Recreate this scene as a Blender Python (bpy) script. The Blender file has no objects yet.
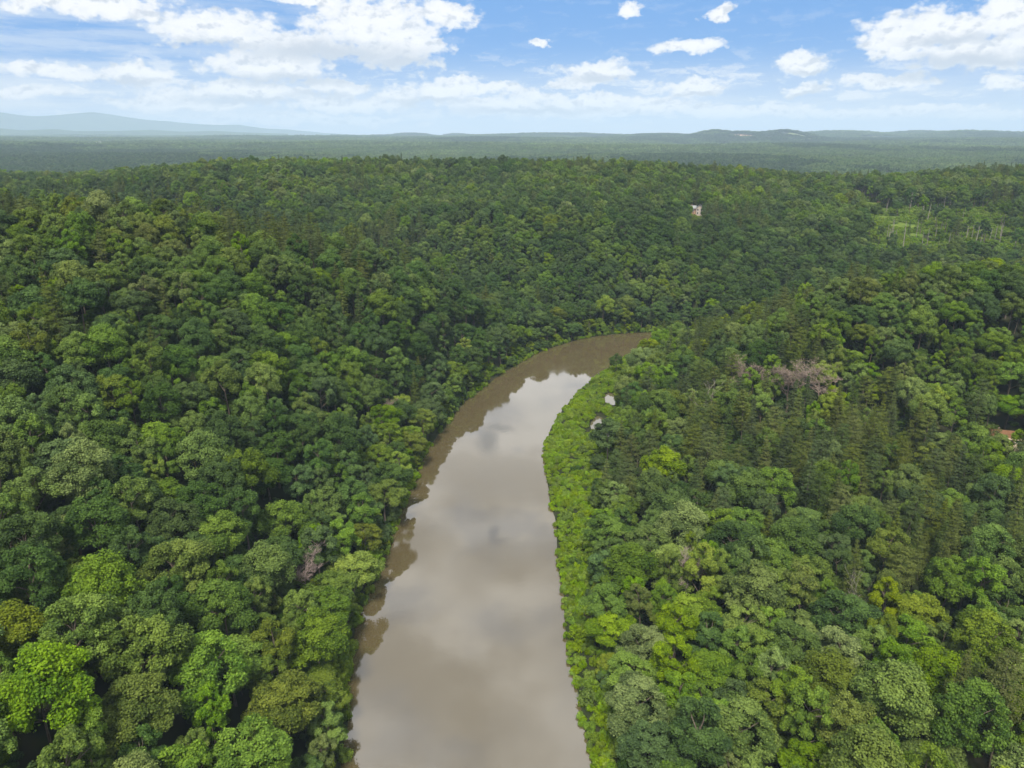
import bpy, math, random
import numpy as np
from mathutils import Vector, Matrix, Euler

random.seed(7)
rng = np.random.default_rng(7)
sc = bpy.context.scene
C = sc.collection
PI = math.pi

# ------------------------------------------------------------------ camera maths
F = 731.0
W, H = 1024, 768
HOR = 136.5
CAMZ = 120.0
PITCH = math.atan((384 - HOR) / F)
CP, SP = math.cos(PITCH), math.sin(PITCH)

def ray(px, py):
    u = (px - 512) / F; v = (384 - py) / F
    return np.array([u, CP + v * SP, -SP + v * CP])
def at_depth(px, py, t):
    return np.array([0, 0, CAMZ]) + ray(px, py) * t
def at_z(px, py, z=0.0):
    d = ray(px, py); t = (z - CAMZ) / d[2]
    return np.array([0, 0, CAMZ]) + d * t
def project(x, y, z):
    dz = z - CAMZ
    fwd = y * CP - dz * SP
    up = y * SP + dz * CP
    return 512 + F * x / fwd, 384 - F * up / fwd, fwd

# ------------------------------------------------------------------ noise
def vnoise(x, y, scale, seed):
    r = np.random.default_rng(seed)
    tab = r.random((256, 256))
    fx, fy = np.asarray(x) / scale + 1000.37, np.asarray(y) / scale + 1000.71
    ix, iy = np.floor(fx).astype(int), np.floor(fy).astype(int)
    tx, ty = fx - ix, fy - iy
    tx = tx * tx * tx * (tx * (tx * 6 - 15) + 10); ty = ty * ty * ty * (ty * (ty * 6 - 15) + 10)
    g = lambda a, b: tab[a % 256, b % 256]
    return ((g(ix, iy) * (1 - tx) + g(ix + 1, iy) * tx) * (1 - ty) + (g(ix, iy + 1) * (1 - tx) + g(ix + 1, iy + 1) * tx) * ty) * 2 - 1
def fbm(x, y, scale, seed, n=4):
    s = 0; a = 1; tot = 0
    for i in range(n):
        s = s + a * vnoise(x, y, scale, seed + i); tot += a; a *= .5; scale *= .5
    return s / tot
def sstep(a, b, x):
    t = np.clip((np.asarray(x, float) - a) / (b - a), 0, 1)
    return t * t * (3 - 2 * t)

# ------------------------------------------------------------------ river banks (unprojected from the photo onto the water level)
LB = [(338, 768), (351, 680), (359, 620), (379, 560), (398, 520), (416, 475), (441, 428), (470, 397), (505, 371), (548, 347), (600, 335), (664, 331)]
RB = [(590, 768), (577, 690), (568, 630), (561, 580), (551, 510), (545, 462), (550, 432), (566, 405), (586, 382), (620, 360), (662, 340)]
lb = [tuple(at_z(*p)[:2]) for p in LB]
rb = [tuple(at_z(*p)[:2]) for p in RB]
left_bank = [(-75, -500), (-52, -200), (-38, 0), (-34, 70)] + lb + [(220, 462), (360, 455), (600, 430), (1000, 400)]
right_bank = [(-15, -500), (5, -200), (17, 0), (17.5, 70)] + rb + [(170, 420), (260, 412), (400, 398), (600, 375), (1000, 340)]

def chaikin(p, n=2):
    for _ in range(n):
        q = [p[0]]
        for a, b in zip(p[:-1], p[1:]):
            q.append((a[0] * .75 + b[0] * .25, a[1] * .75 + b[1] * .25)); q.append((a[0] * .25 + b[0] * .75, a[1] * .25 + b[1] * .75))
        q.append(p[-1]); p = q
    return p
def wobble(p, seed):
    p = np.array(p)
    n = fbm(p[:, 0] + seed * 50, p[:, 1], 26, 40 + seed, 2) * 1.6
    q = p.copy(); q[:, 0] += n; return [tuple(a) for a in q]
left_bank = wobble(chaikin(left_bank), 1); right_bank = wobble(chaikin(right_bank), 2)

def seg_dist(x, y, poly):
    best = np.full(np.shape(x), 1e9)
    for (ax, ay), (bx, by) in zip(poly[:-1], poly[1:]):
        dx, dy = bx - ax, by - ay
        L = dx * dx + dy * dy + 1e-9
        t = np.clip(((x - ax) * dx + (y - ay) * dy) / L, 0, 1)
        best = np.minimum(best, np.hypot(x - ax - t * dx, y - ay - t * dy))
    return best
def inside(x, y, poly):
    c = np.zeros(np.shape(x), bool)
    n = len(poly); j = n - 1
    for i in range(n):
        xi, yi = poly[i]; xj, yj = poly[j]
        if yi != yj:
            c ^= ((yi > y) != (yj > y)) & (x < (xj - xi) * (y - yi) / (yj - yi) + xi)
        j = i
    return c
RIVER = left_bank + right_bank[::-1]
def river_d(x, y):
    """signed distance to the water (negative in it) and whether the right bank is the nearer one"""
    dl = seg_dist(x, y, left_bank); dr = seg_dist(x, y, right_bank)
    ins = inside(x, y, RIVER)
    d = np.minimum(dl, dr)
    return np.where(ins, -d, d), dr < dl

# ------------------------------------------------------------------ terrain
TREE_H = 21.0
def G(px, py, t):
    p = at_depth(px, py, t); return (p[0], p[1], p[2] - TREE_H)
CPTS = [(-60, 80, 17), (-60, 0, 17), (-100, 100, 29), (-100, -60, 30), (-180, 100, 42), (-300, 100, 52), (-64, 200, 17), (-110, 200, 35),
        (-200, 200, 50), (-350, 250, 60), (-500, 200, 60), (-520, 400, 62), (-300, -100, 50), (-800, 300, 60), (-90, 280, 33), (-50, 320, 24),
        G(0, 217, 310), G(150, 224, 335), G(300, 241, 370), G(400, 260, 385), G(470, 292, 398), G(230, 300, 262),
        (-380, 480, 24), (-230, 478, 15), (-110, 470, 9), (-20, 462, 7), (-700, 520, 40),
        G(600, 305, 462), G(600, 250, 510), G(600, 200, 630), G(600, 166, 830), G(480, 240, 530), G(400, 225, 560), G(400, 198, 680), G(400, 163, 880),
        G(200, 192, 640), G(200, 167, 850), G(0, 190, 620), G(0, 170, 850), G(850, 250, 540), G(850, 205, 680), G(850, 171, 860),
        G(1000, 205, 670), G(1000, 174, 870), G(750, 282, 490), G(750, 215, 640), G(750, 168, 850), (700, 480, 28), (700, 700, 60), (-700, 850, 62), (800, 860, 68),
        G(664, 337, 415), G(700, 325, 385), G(750, 312, 365), G(850, 290, 340), G(1000, 266, 335), (420, 315, 46), (560, 290, 48), (350, 200, 24),
        G(900, 400, 275), G(900, 600, 165), (160, 180, 6), (120, 100, 5), (200, 100, 12), (300, 100, 20), (100, 0, 7), (60, 200, 3.5), (40, 120, 2.5),
        (187, 255, 6), (230, 262, 12), (75, 300, 4), (100, 255, 6), (60, 340, 2.5), (80, 385, 3), (500, 100, 35), (200, -200, 20), (700, 0, 40)]
CPTS += [(x, y, 0.5) for x, y in left_bank[::7]] + [(x, y, 0.5) for x, y in right_bank[::7]]
CPTS = np.array(CPTS, float)
def tps_fit(P):
    n = len(P); S = 100.0
    d = np.hypot(P[:, None, 0] - P[None, :, 0], P[:, None, 1] - P[None, :, 1]) / S
    K = np.where(d > 0, d * d * np.log(d + 1e-12), 0) + np.eye(n) * .02
    A = np.zeros((n + 3, n + 3)); A[:n, :n] = K; A[:n, n] = 1; A[:n, n + 1:] = P[:, :2] / S; A[n:, :n] = A[:n, n:].T
    b = np.zeros(n + 3); b[:n] = P[:, 2]
    w = np.linalg.solve(A, b)
    return w
TW = tps_fit(CPTS)
def tps(x, y):
    S = 100.0; sh = np.shape(x); x = np.ravel(x) / S; y = np.ravel(y) / S
    out = TW[-3] + TW[-2] * x + TW[-1] * y
    for (px, py, _), w in zip(CPTS, TW[:-3]):
        d2 = (x - px / S) ** 2 + (y - py / S) ** 2
        out = out + w * .5 * d2 * np.log(d2 + 1e-12)
    return out.reshape(sh)

PONDS = [(*at_z(601, 427, .3)[:2], 3.6, 12.0), (*at_z(610, 399, .3)[:2], 2.6, 8.0)]
CUT = at_depth(742, 134.5, 7000)
def far_h(x, y):
    r = np.hypot(x, y)
    base = 24 + 30 * fbm(x * .7, y, 1250, 60, 4) + 9 * vnoise(x, y, 520, 66)
    base = base + 62 * sstep(2200, 8500, r)
    base = base + 16 * fbm(x, y, 3800, 80, 3) * sstep(2500, 6000, r)
    az = np.degrees(np.arctan2(x, y))
    def hill(px, top, dist, wpx, wr):
        a = math.degrees(math.atan((px - 512) / F)); wa = math.degrees(wpx / F)
        pz = CAMZ + (HOR - top) / F * dist
        return np.clip(pz - 85, 0, None) * np.exp(-((az - a) / wa) ** 2 - ((r - dist) / wr) ** 2)
    hs = 0
    for a in [(770, 131.2, 7000, 26, 600), (705, 132.3, 7300, 24, 700), (735, 133.6, 7100, 40, 600), (650, 134.8, 7800, 50, 800), (830, 134.2, 9300, 40, 900), (895, 134.0, 10500, 34, 900), (940, 135.2, 9000, 40, 900), (420, 134, 11500, 22, 800), (460, 134.4, 12000, 16, 800), (960, 135.5, 10000, 60, 900), (560, 135.5, 9500, 60, 800)]:
        hs = np.maximum(hs, hill(*a))
    return base + hs
def terrain(x, y, parts=False):
    x = np.asarray(x, float); y = np.asarray(y, float)
    d, right = river_d(x, y)
    nx, ny = np.clip(x, -800, 800), np.clip(y, -400, 900)
    up = tps(nx, ny)
    up = up + 3.5 * fbm(x, y, 120, 20, 3) * sstep(20, 120, d) + 11 * fbm(x, y * .8, 210, 26, 2) * sstep(520, 620, y) + 7 * sstep(60, 150, x) * sstep(265, 330, y) * sstep(388, 350, y) + 9 * sstep(170, 330, y) * sstep(420, 380, y) * sstep(30, 90, d) * (x < 60)
    up = np.clip(up, 1.2, 80)
    bank_r = 1.0 + .35 * vnoise(x, y, 14, 33)
    near = np.where(right, bank_r * sstep(0, 4, d), 3.0 * sstep(0, 9, d))
    k = np.where(right, sstep(22, 56, d), sstep(4, 30, d))
    h = near * (1 - k) + up * k
    w = sstep(900, 1350, y) + sstep(700, 1300, np.abs(x)) - sstep(900, 1350, y) * sstep(700, 1300, np.abs(x))
    w = np.maximum(w, sstep(-350, -800, y))
    h = h * (1 - w) + far_h(x, y) * w
    h = np.where(d < 0, -2.2 * sstep(0, -7, d) - .02, np.where(d < 40, h, h))
    for (px, py, rx, ry) in PONDS:
        e = np.hypot((x - px) / rx, (y - py) / ry)
        h = np.where(e < 1.5, np.minimum(h, -.6 + 1.7 * sstep(.7, 1.5, e)), h)
    return h

# ------------------------------------------------------------------ helpers
def link(o, parent=None):
    C.objects.link(o)
    if parent is not None: o.parent = parent
    return o
def tag(o, label=None, cat=None, group=None, kind=None):
    if label: o['label'] = label
    if cat: o['category'] = cat
    if group: o['group'] = group
    if kind: o['kind'] = kind
    return o
def np_mesh(name, verts, faces, mats=(), smooth=False, attr=None, midx=None):
    """faces: (n,k) array of one size"""
    me = bpy.data.meshes.new(name)
    verts = np.asarray(verts, np.float32); faces = np.asarray(faces, np.int32)
    n, k = faces.shape
    me.vertices.add(len(verts)); me.vertices.foreach_set('co', verts.ravel())
    me.loops.add(n * k); me.loops.foreach_set('vertex_index', faces.ravel())
    me.polygons.add(n); me.polygons.foreach_set('loop_start', np.arange(0, n * k, k, dtype=np.int32))
    for m in mats: me.materials.append(m)
    if midx is not None: me.polygons.foreach_set('material_index', np.asarray(midx, np.int32))
    if smooth: me.polygons.foreach_set('use_smooth', np.ones(n, bool))
    if attr is not None:
        for nm, v in attr.items():
            a = me.attributes.new(nm, 'FLOAT', 'POINT'); a.data.foreach_set('value', np.asarray(v, np.float32))
    me.update(calc_edges=True)
    return me

class MB:
    """verts and quads/tris gathered for one mesh"""
    def __init__(s): s.v = []; s.f = []
    def add(s, v, f):
        b = len(s.v); s.v += [tuple(a) for a in v]; s.f += [tuple(i + b for i in q) for q in f]
    def tube(s, pts, rad, n=6, cap=True):
        pts = [Vector(p) for p in pts]; b = len(s.v)
        ref = Vector((1, 0, 0))
        for i, p in enumerate(pts):
            t = (pts[min(i + 1, len(pts) - 1)] - pts[max(i - 1, 0)]).normalized()
            if abs(t.dot(ref)) > .95: ref = Vector((0, 1, 0))
            a = t.cross(ref).normalized(); c = t.cross(a).normalized()
            for k in range(n):
                an = 2 * PI * k / n
                s.v.append(tuple(p + (a * math.cos(an) + c * math.sin(an)) * rad[i]))
        for i in range(len(pts) - 1):
            for k in range(n):
                k2 = (k + 1) % n
                s.f.append((b + i * n + k, b + i * n + k2, b + (i + 1) * n + k2, b + (i + 1) * n + k))
    def box(s, lo, hi):
        x0, y0, z0 = lo; x1, y1, z1 = hi
        s.add([(x0, y0, z0), (x1, y0, z0), (x1, y1, z0), (x0, y1, z0), (x0, y0, z1), (x1, y0, z1), (x1, y1, z1), (x0, y1, z1)],
              [(0, 3, 2, 1), (4, 5, 6, 7), (0, 1, 5, 4), (1, 2, 6, 5), (2, 3, 7, 6), (3, 0, 4, 7)])
    def mesh(s, name, mats=()):
        me = bpy.data.meshes.new(name); me.from_pydata(s.v, [], s.f)
        for m in mats: me.materials.append(m)
        me.update(); return me
    def build(s, name, mat, parent=None):
        return link(bpy.data.objects.new(name, s.mesh(name, [mat])), parent)

# ------------------------------------------------------------------ materials
def new_mat(name):
    m = bpy.data.materials.new(name); m.use_nodes = True
    nt = m.node_tree; nt.nodes.clear()
    return m, nt, nt.nodes.new('ShaderNodeOutputMaterial')
def N(nt, t, **kw):
    n = nt.nodes.new(t)
    for k, v in kw.items():
        if k == 'inp':
            for a, b in v.items(): n.inputs[a].default_value = b
        else: setattr(n, k, v)
    return n
def mixc(nt, a, b, fac, blend='MIX'):
    n = nt.nodes.new('ShaderNodeMix'); n.data_type = 'RGBA'; n.blend_type = blend
    for sock, v in ((n.inputs[0], fac), (n.inputs[6], a), (n.inputs[7], b)):
        if hasattr(v, 'links') or isinstance(v, bpy.types.NodeSocket): nt.links.new(v, sock)
        elif isinstance(v, tuple): sock.default_value = (*v, 1) if len(v) == 3 else v
        else: sock.default_value = v
    return n.outputs[2]
def mathn(nt, op, a, b=None, c=None, clamp=False):
    n = nt.nodes.new('ShaderNodeMath'); n.operation = op; n.use_clamp = clamp
    for i, v in enumerate((a, b, c)):
        if v is None: continue
        if isinstance(v, (int, float)): n.inputs[i].default_value = v
        else: nt.links.new(v, n.inputs[i])
    return n.outputs[0]

def leaf_mat(name, col, light, trans=.14, rough=.6, spec=.12, vary=.40):
    m, nt, out = new_mat(name)
    at = N(nt, 'ShaderNodeAttribute', attribute_name='tint')
    oi = N(nt, 'ShaderNodeObjectInfo')
    base = mixc(nt, col, light, at.outputs['Fac'])
    hsv = N(nt, 'ShaderNodeHueSaturation')
    nt.links.new(base, hsv.inputs['Color'])
    nt.links.new(mathn(nt, 'MULTIPLY_ADD', oi.outputs['Random'], .022, .491), hsv.inputs['Hue'])
    r2 = mathn(nt, 'FRACT', mathn(nt, 'MULTIPLY', oi.outputs['Random'], 17.31))
    nt.links.new(mathn(nt, 'MULTIPLY_ADD', r2, vary, 1 - vary * .5), hsv.inputs['Value'])
    r3 = mathn(nt, 'FRACT', mathn(nt, 'MULTIPLY', oi.outputs['Random'], 41.7))
    nt.links.new(mathn(nt, 'MULTIPLY_ADD', r3, .22, .86), hsv.inputs['Saturation'])
    p = N(nt, 'ShaderNodeBsdfPrincipled', inp={'Roughness': rough, 'Specular IOR Level': spec})
    nt.links.new(hsv.outputs[0], p.inputs['Base Color'])
    t = N(nt, 'ShaderNodeBsdfTranslucent')
    nt.links.new(mixc(nt, hsv.outputs[0], (1.0, 1.05, .35), .8, 'MULTIPLY'), t.inputs['Color'])
    mx = N(nt, 'ShaderNodeMixShader', inp={0: trans})
    nt.links.new(p.outputs[0], mx.inputs[1]); nt.links.new(t.outputs[0], mx.inputs[2])
    nt.links.new(mx.outputs[0], out.inputs[0])
    return m
def plain_mat(name, c1, c2, scale=3.0, rough=.85, spec=.2, stretch=(1, 1, 1)):
    m, nt, out = new_mat(name)
    tc = N(nt, 'ShaderNodeTexCoord'); mp = N(nt, 'ShaderNodeMapping'); mp.inputs['Scale'].default_value = stretch
    nt.links.new(tc.outputs['Object'], mp.inputs[0])
    nz = N(nt, 'ShaderNodeTexNoise', inp={'Scale': scale, 'Detail': 5.0, 'Roughness': .6}); nt.links.new(mp.outputs[0], nz.inputs[0])
    rmp = N(nt, 'ShaderNodeMapRange', inp={1: .35, 2: .65}); nt.links.new(nz.outputs[0], rmp.inputs[0])
    p = N(nt, 'ShaderNodeBsdfPrincipled', inp={'Roughness': rough, 'Specular IOR Level': spec})
    nt.links.new(mixc(nt, c1, c2, rmp.outputs[0]), p.inputs['Base Color']); nt.links.new(p.outputs[0], out.inputs[0])
    return m

# name -> (dark leaf, light leaf)
LEAF = {
    'mid green':    ((.038, .074, .009), (.126, .196, .023)),
    'dark green':   ((.022, .047, .010), (.072, .124, .022)),
    'blue green':   ((.028, .058, .014), (.088, .148, .032)),
    'pale green':   ((.056, .090, .018), (.172, .230, .052)),
    'bright green': ((.048, .096, .005), (.148, .232, .012)),
    'yellow green': ((.066, .110, .004), (.180, .245, .010)),
    'olive green':  ((.048, .073, .008), (.140, .176, .020)),
}
LM = {k: leaf_mat('leaves ' + k, *v) for k, v in LEAF.items()}
NEEDLE = {'olive': leaf_mat('needles olive', (.046, .064, .010), (.112, .140, .024), .12, .65, .1),
          'dark': leaf_mat('needles dark', (.032, .054, .014), (.074, .104, .026), .12, .65, .1)}
LIME = leaf_mat('leaves lime', (.098, .168, .003), (.205, .312, .006), .3)
LIME2 = leaf_mat('leaves fresh', (.075, .135, .005), (.150, .225, .012), .3)
BARK = plain_mat('bark', (.07, .055, .04), (.16, .135, .11), 2.0, .95, .1, (3, 3, .5))
PALEBARK = plain_mat('pale bark', (.19, .17, .15), (.34, .31, .275), 2.0, .95, .1, (3, 3, .4))
DEADWOOD = plain_mat('dead wood', (.20, .155, .14), (.36, .29, .265), 1.5, .95, .1)
DEADBROWN = leaf_mat('dead needles', (.10, .062, .035), (.20, .125, .075), .1, .7, .1)

# ------------------------------------------------------------------ tree meshes
def unit(r, n):
    v = r.normal(size=(n, 3)); return v / np.linalg.norm(v, axis=1, keepdims=True)
def leaves(centers, normals, size, tint, r, aspect=.7, fold=.25):
    n = len(centers)
    t = np.cross(normals, unit(r, n)); t /= np.linalg.norm(t, axis=1, keepdims=True) + 1e-9
    b = np.cross(normals, t)
    s = size[:, None]
    q = np.empty((n, 4, 3))
    q[:, 0] = centers - t * s; q[:, 1] = centers - b * s * aspect - normals * s * fold * r.random((n, 1))
    q[:, 2] = centers + t * s; q[:, 3] = centers + b * s * aspect - normals * s * fold * r.random((n, 1))
    return q.reshape(-1, 3), np.arange(n * 4).reshape(-1, 4), np.repeat(tint, 4)

def broad_crown(seed, R, Hc, K=10, sub=6, nleaf=85, leaf=.30, squash=1.0, low=1.35):
    r = np.random.default_rng(seed)
    cen, rad, lobe_t = [], [], []
    lean = r.normal(size=2) * R * .10
    for i in range(K):
        t = (i + .5) / K
        phi = math.acos(max(-1, 1 - low * t)); th = i * 2.39996 + r.random() * .9
        rr = R * (.50 + .24 * r.random())
        m = np.array([rr * math.sin(phi) * math.cos(th), rr * math.sin(phi) * math.sin(th), Hc * (.50 + .36 * math.cos(phi) * (.85 + .3 * r.random()))])
        m[:2] += lean * m[2] / Hc
        rm = R * r.uniform(.30, .46)
        tt = r.normal() * .16
        for d in unit(r, sub):
            d[2] = abs(d[2]) * 1.1 - .15
            o = np.array([m[0], m[1], 0]); o /= np.linalg.norm(o) + 1e-6
            d = d + o * .45; d /= np.linalg.norm(d)
            cen.append(m + d * rm * r.uniform(.55, .95) * np.array([1, 1, .8])); rad.append(rm * r.uniform(.28, .66)); lobe_t.append(tt + r.normal() * .17)
    cen = np.array(cen); rad = np.array(rad); lobe_t = np.array(lobe_t)
    L = len(cen)
    cnt = np.maximum(12, (nleaf * (rad / rad.mean()) ** 2)).astype(int)
    idx = np.repeat(np.arange(L), cnt)
    d = unit(r, len(idx))
    axis = cen - np.array([0, 0, Hc * .40]); axis /= np.linalg.norm(axis, axis=1, keepdims=True)
    d = d + axis[idx] * .55 + np.array([0, 0, .25]); d /= np.linalg.norm(d, axis=1, keepdims=True)
    p = cen[idx] + d * (rad[idx] * (.48 + .78 * r.random(len(idx)) ** .8))[:, None]
    nn = d * .9 + unit(r, len(idx)) * .75 + np.array([0, 0, .35]); nn /= np.linalg.norm(nn, axis=1, keepdims=True)
    p[:, 2] *= squash
    tint = np.clip(.5 + lobe_t[idx] + r.normal(size=len(idx)) * .27, 0, 1)
    v, f, tt = leaves(p, nn, leaf * r.uniform(.7, 1.35, len(idx)), tint, r)
    return v, f, tt, cen

def trunk_mb(seed, h, r0, cen, z0, limbs=6, n=6):
    r = random.Random(seed); mb = MB()
    sway = [r.uniform(-.4, .4) for _ in range(2)]
    pts = [(sway[0] * (k / 5) ** 2 + (r.uniform(-.12, .12) if k else 0), sway[1] * (k / 5) ** 2 + (r.uniform(-.12, .12) if k else 0), h * k / 5) for k in range(6)]
    mb.tube(pts, [r0 * 1.25] + [r0 * (1 - .8 * k / 5) for k in range(1, 6)], n)
    if cen is not None and len(cen):
        for i in r.sample(range(len(cen)), min(limbs, len(cen))):
            c = cen[i]; e = Vector((c[0], c[1], c[2] + z0))
            zs = max(h * .45, min(h * .9, e.z - .7 * math.hypot(c[0], c[1])))
            s = Vector((sway[0] * (zs / h) ** 2, sway[1] * (zs / h) ** 2, zs))
            m = s.lerp(e, .5) + Vector((r.uniform(-.3, .3), r.uniform(-.3, .3), .2))
            mb.tube([s, m, e], [r0 * .38, r0 * .26, r0 * .08], 5)
    return mb

def pine_crown(seed, R, z0, z1, whorls=13, per=6, leaf=.30, dens=16, shape='round'):
    r = np.random.default_rng(seed); P = []; D = []; T = []
    for w in range(whorls):
        t = w / (whorls - 1)
        z = z0 + (z1 - z0) * t
        if shape == 'round': prof = math.sqrt(max(0, 1 - (max(0, t - .25) / .80) ** 2)) * (.55 + .45 * min(1, t / .25))
        else: prof = (1 - t) ** .85 * .95 + .07
        tw = r.normal() * .08
        for k in range(per):
            if r.random() < .14: continue
            a = (k + r.random() * .9) * 2 * PI / per + w * 1.3
            L = R * prof * r.uniform(.6, 1.15)
            slope = r.uniform(-.05, .40) * (1 if t > .4 else .5)
            ns = max(4, int(dens * (.35 + .65 * L / R)))
            s = np.sqrt(r.random(ns)) * L
            spread = .16 * L + .14
            p = np.stack([np.cos(a) * s, np.sin(a) * s, z + slope * s + r.normal(size=ns) * .16], 1)
            p[:, :2] += r.normal(size=(ns, 2)) * spread * (s / max(L, .1))[:, None] * .9
            P.append(p)
            dn = np.stack([np.cos(a) * np.ones(ns) * .45, np.sin(a) * np.ones(ns) * .45, np.ones(ns) * .8], 1) + unit(r, ns) * .55
            D.append(dn / np.linalg.norm(dn, axis=1, keepdims=True)); T.append(np.clip(.5 + tw + r.normal() * .12 + r.normal(size=ns) * .2, 0, 1))
    P = np.concatenate(P); D = np.concatenate(D); T = np.concatenate(T)
    return leaves(P, D, leaf * r.uniform(.6, 1.3, len(P)), T, r, .5, .3)

def bare_tree_mb(seed, h, spread, r0, depth=4, nb=4, snag=False):
    r = random.Random(seed); mb = MB()
    def grow(p, d, L, rad, lev):
        pts = [p]; q = p.copy(); dd = d.copy(); k = 4 if lev == 0 else 3
        for i in range(k):
            dd = (dd + Vector((r.uniform(-.16, .16), r.uniform(-.16, .16), .06 if lev else 0))).normalized()
            q = q + dd * L / k; pts.append(q.copy())
        mb.tube(pts, [rad * (1 - .72 * i / k) for i in range(k + 1)], 6 if lev == 0 else (4 if lev < 2 else 3))
        if lev >= depth: return
        for j in range(nb + (3 if lev == 0 else 0)):
            t = r.uniform(.45 if lev == 0 else .25, 1)
            i = min(k - 1, int(t * k)); s = pts[i].lerp(pts[i + 1], t * k - i)
            a = r.uniform(0, 2 * PI)
            side = Vector((math.cos(a), math.sin(a), r.uniform(-.15, .65))).normalized()
            nd = (dd * .55 + side * spread).normalized()
            grow(s, nd, L * r.uniform(.4, .62) * (.82 if lev == 0 else 1), rad * .42 * (1 - .4 * t) + .022, lev + 1)
    grow(Vector((0, 0, -.3)), Vector((r.uniform(-.05, .05), r.uniform(-.05, .05), 1)), h, r0, 0)
    return mb

# kinds: list of dicts with trunk mesh, crown mesh(z offset baked in), radius, height
BROAD = []
SPEC = [  # R, crown height, crown base, K, low, word
    (5.0, 13.0, 7.5, 15, 1.55, 'round-crowned'), (5.6, 13.0, 8.0, 17, 1.55, 'broad-crowned'), (4.4, 14.0, 7.0, 14, 1.65, 'domed'),
    (4.8, 12.5, 8.5, 14, 1.50, 'lumpy-crowned'), (5.9, 12.5, 8.0, 18, 1.50, 'wide spreading'), (3.9, 15.0, 7.0, 14, 1.70, 'narrow upright'),
    (4.6, 13.0, 8.0, 12, 1.55, 'loose-crowned'), (5.2, 14.0, 7.0, 16, 1.60, 'full-crowned')]
for i, (R, Hc, zb, K, low, word) in enumerate(SPEC):
    v, f, t, cen = broad_crown(100 + i, R, Hc, K, 6, 165, .185, 1.0, low)
    v[:, 2] += zb
    BROAD.append(dict(R=R, H=zb + Hc, v=v, f=f, t=t, word=word, tr=trunk_mb(300 + i, zb + Hc * .72, .30, cen, zb, 8)))
PINES = []
for i, (R, z0, z1, w, sh, word) in enumerate([(3.6, 9, 23, 15, 'round', 'rounded'), (3.0, 8, 24, 17, 'cone', 'slender'), (4.0, 8, 22, 15, 'round', 'bushy'), (3.4, 6, 22, 17, 'cone', 'pointed')]):
    v, f, t = pine_crown(500 + i, R, z0, z1, w, 8, .19, 62, sh)
    PINES.append(dict(R=R, H=z1, v=v, f=f, t=t, word=word, tr=trunk_mb(600 + i, z1 - .6, .24, None, 0)))
for B in BROAD + PINES:
    B['crown_me'] = np_mesh('crown', B['v'], B['f'], [LM['mid green']], attr={'tint': B['t']})
    B['trunk_me'] = B['tr'].mesh('trunk', [BARK])

def joined(B, leafm, barkm, name):
    """trunk + crown as one mesh, for the countless rest of the forest"""
    tv = np.array(B['tr'].v); tf = np.array(B['tr'].f)
    v = np.concatenate([B['v'], tv]); f = np.concatenate([B['f'], tf + len(B['v'])])
    t = np.concatenate([B['t'], np.full(len(tv), .5)])
    return np_mesh(name, v, f, [leafm, barkm], attr={'tint': t}, midx=np.r_[np.zeros(len(B['f'])), np.ones(len(tf))])

# ------------------------------------------------------------------ setting: ground
def axis(lo, hi, dense, far_lo, far_hi, g=1.13):
    a = []
    x = lo
    while x < hi:
        a.append(x)
        st = 8.0
        for (p, q, s) in dense:
            if p <= x < q: st = s
        x += st
    a.append(hi)
    st = 9.0; x = a[0]; left = []
    while x > far_lo: x -= st; st *= g; left.append(x)
    st = 9.0; x = a[-1]; right = []
    while x < far_hi: x += st; st = min(st * 1.05, 260) if g < 1.1 else st * g; right.append(x)
    return np.array(left[::-1] + a + right)
xs = axis(-800, 800, [(-130, 170, 3.2)], -24000, 24000, 1.09)
ys = axis(-300, 1400, [(60, 470, 3.2)], -5000, 24000, 1.06)
GX, GY = np.meshgrid(xs, ys)
GZ = terrain(GX, GY)
nx_, ny_ = len(xs), len(ys)
ii = np.arange(nx_ * ny_).reshape(ny_, nx_)
faces = np.stack([ii[:-1, :-1], ii[:-1, 1:], ii[1:, 1:], ii[1:, :-1]], -1).reshape(-1, 4)

m, nt, out = new_mat('forest floor')
tc = N(nt, 'ShaderNodeTexCoord')
n1 = N(nt, 'ShaderNodeTexNoise', inp={'Scale': .12, 'Detail': 6.0, 'Roughness': .65}); nt.links.new(tc.outputs['Object'], n1.inputs[0])
n2 = N(nt, 'ShaderNodeTexNoise', inp={'Scale': .012, 'Detail': 6.0, 'Roughness': .7}); nt.links.new(tc.outputs['Object'], n2.inputs[0])
r1 = N(nt, 'ShaderNodeMapRange', inp={1: .38, 2: .62}); nt.links.new(n1.outputs[0], r1.inputs[0])
r2 = N(nt, 'ShaderNodeMapRange', inp={1: .35, 2: .65}); nt.links.new(n2.outputs[0], r2.inputs[0])
c = mixc(nt, (.018, .026, .010), (.034, .030, .018), r1.outputs[0])
c = mixc(nt, c, (.020, .034, .010), mathn(nt, 'MULTIPLY', r2.outputs[0], .7))
p = N(nt, 'ShaderNodeBsdfPrincipled', inp={'Roughness': .95, 'Specular IOR Level': .1})
nt.links.new(c, p.inputs['Base Color']); nt.links.new(p.outputs[0], out.inputs[0])
GROUND = m
ground = link(bpy.data.objects.new('ground', np_mesh('ground', np.stack([GX, GY, GZ], -1).reshape(-1, 3), faces, [GROUND], True)))
tag(ground, kind='structure')

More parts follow.
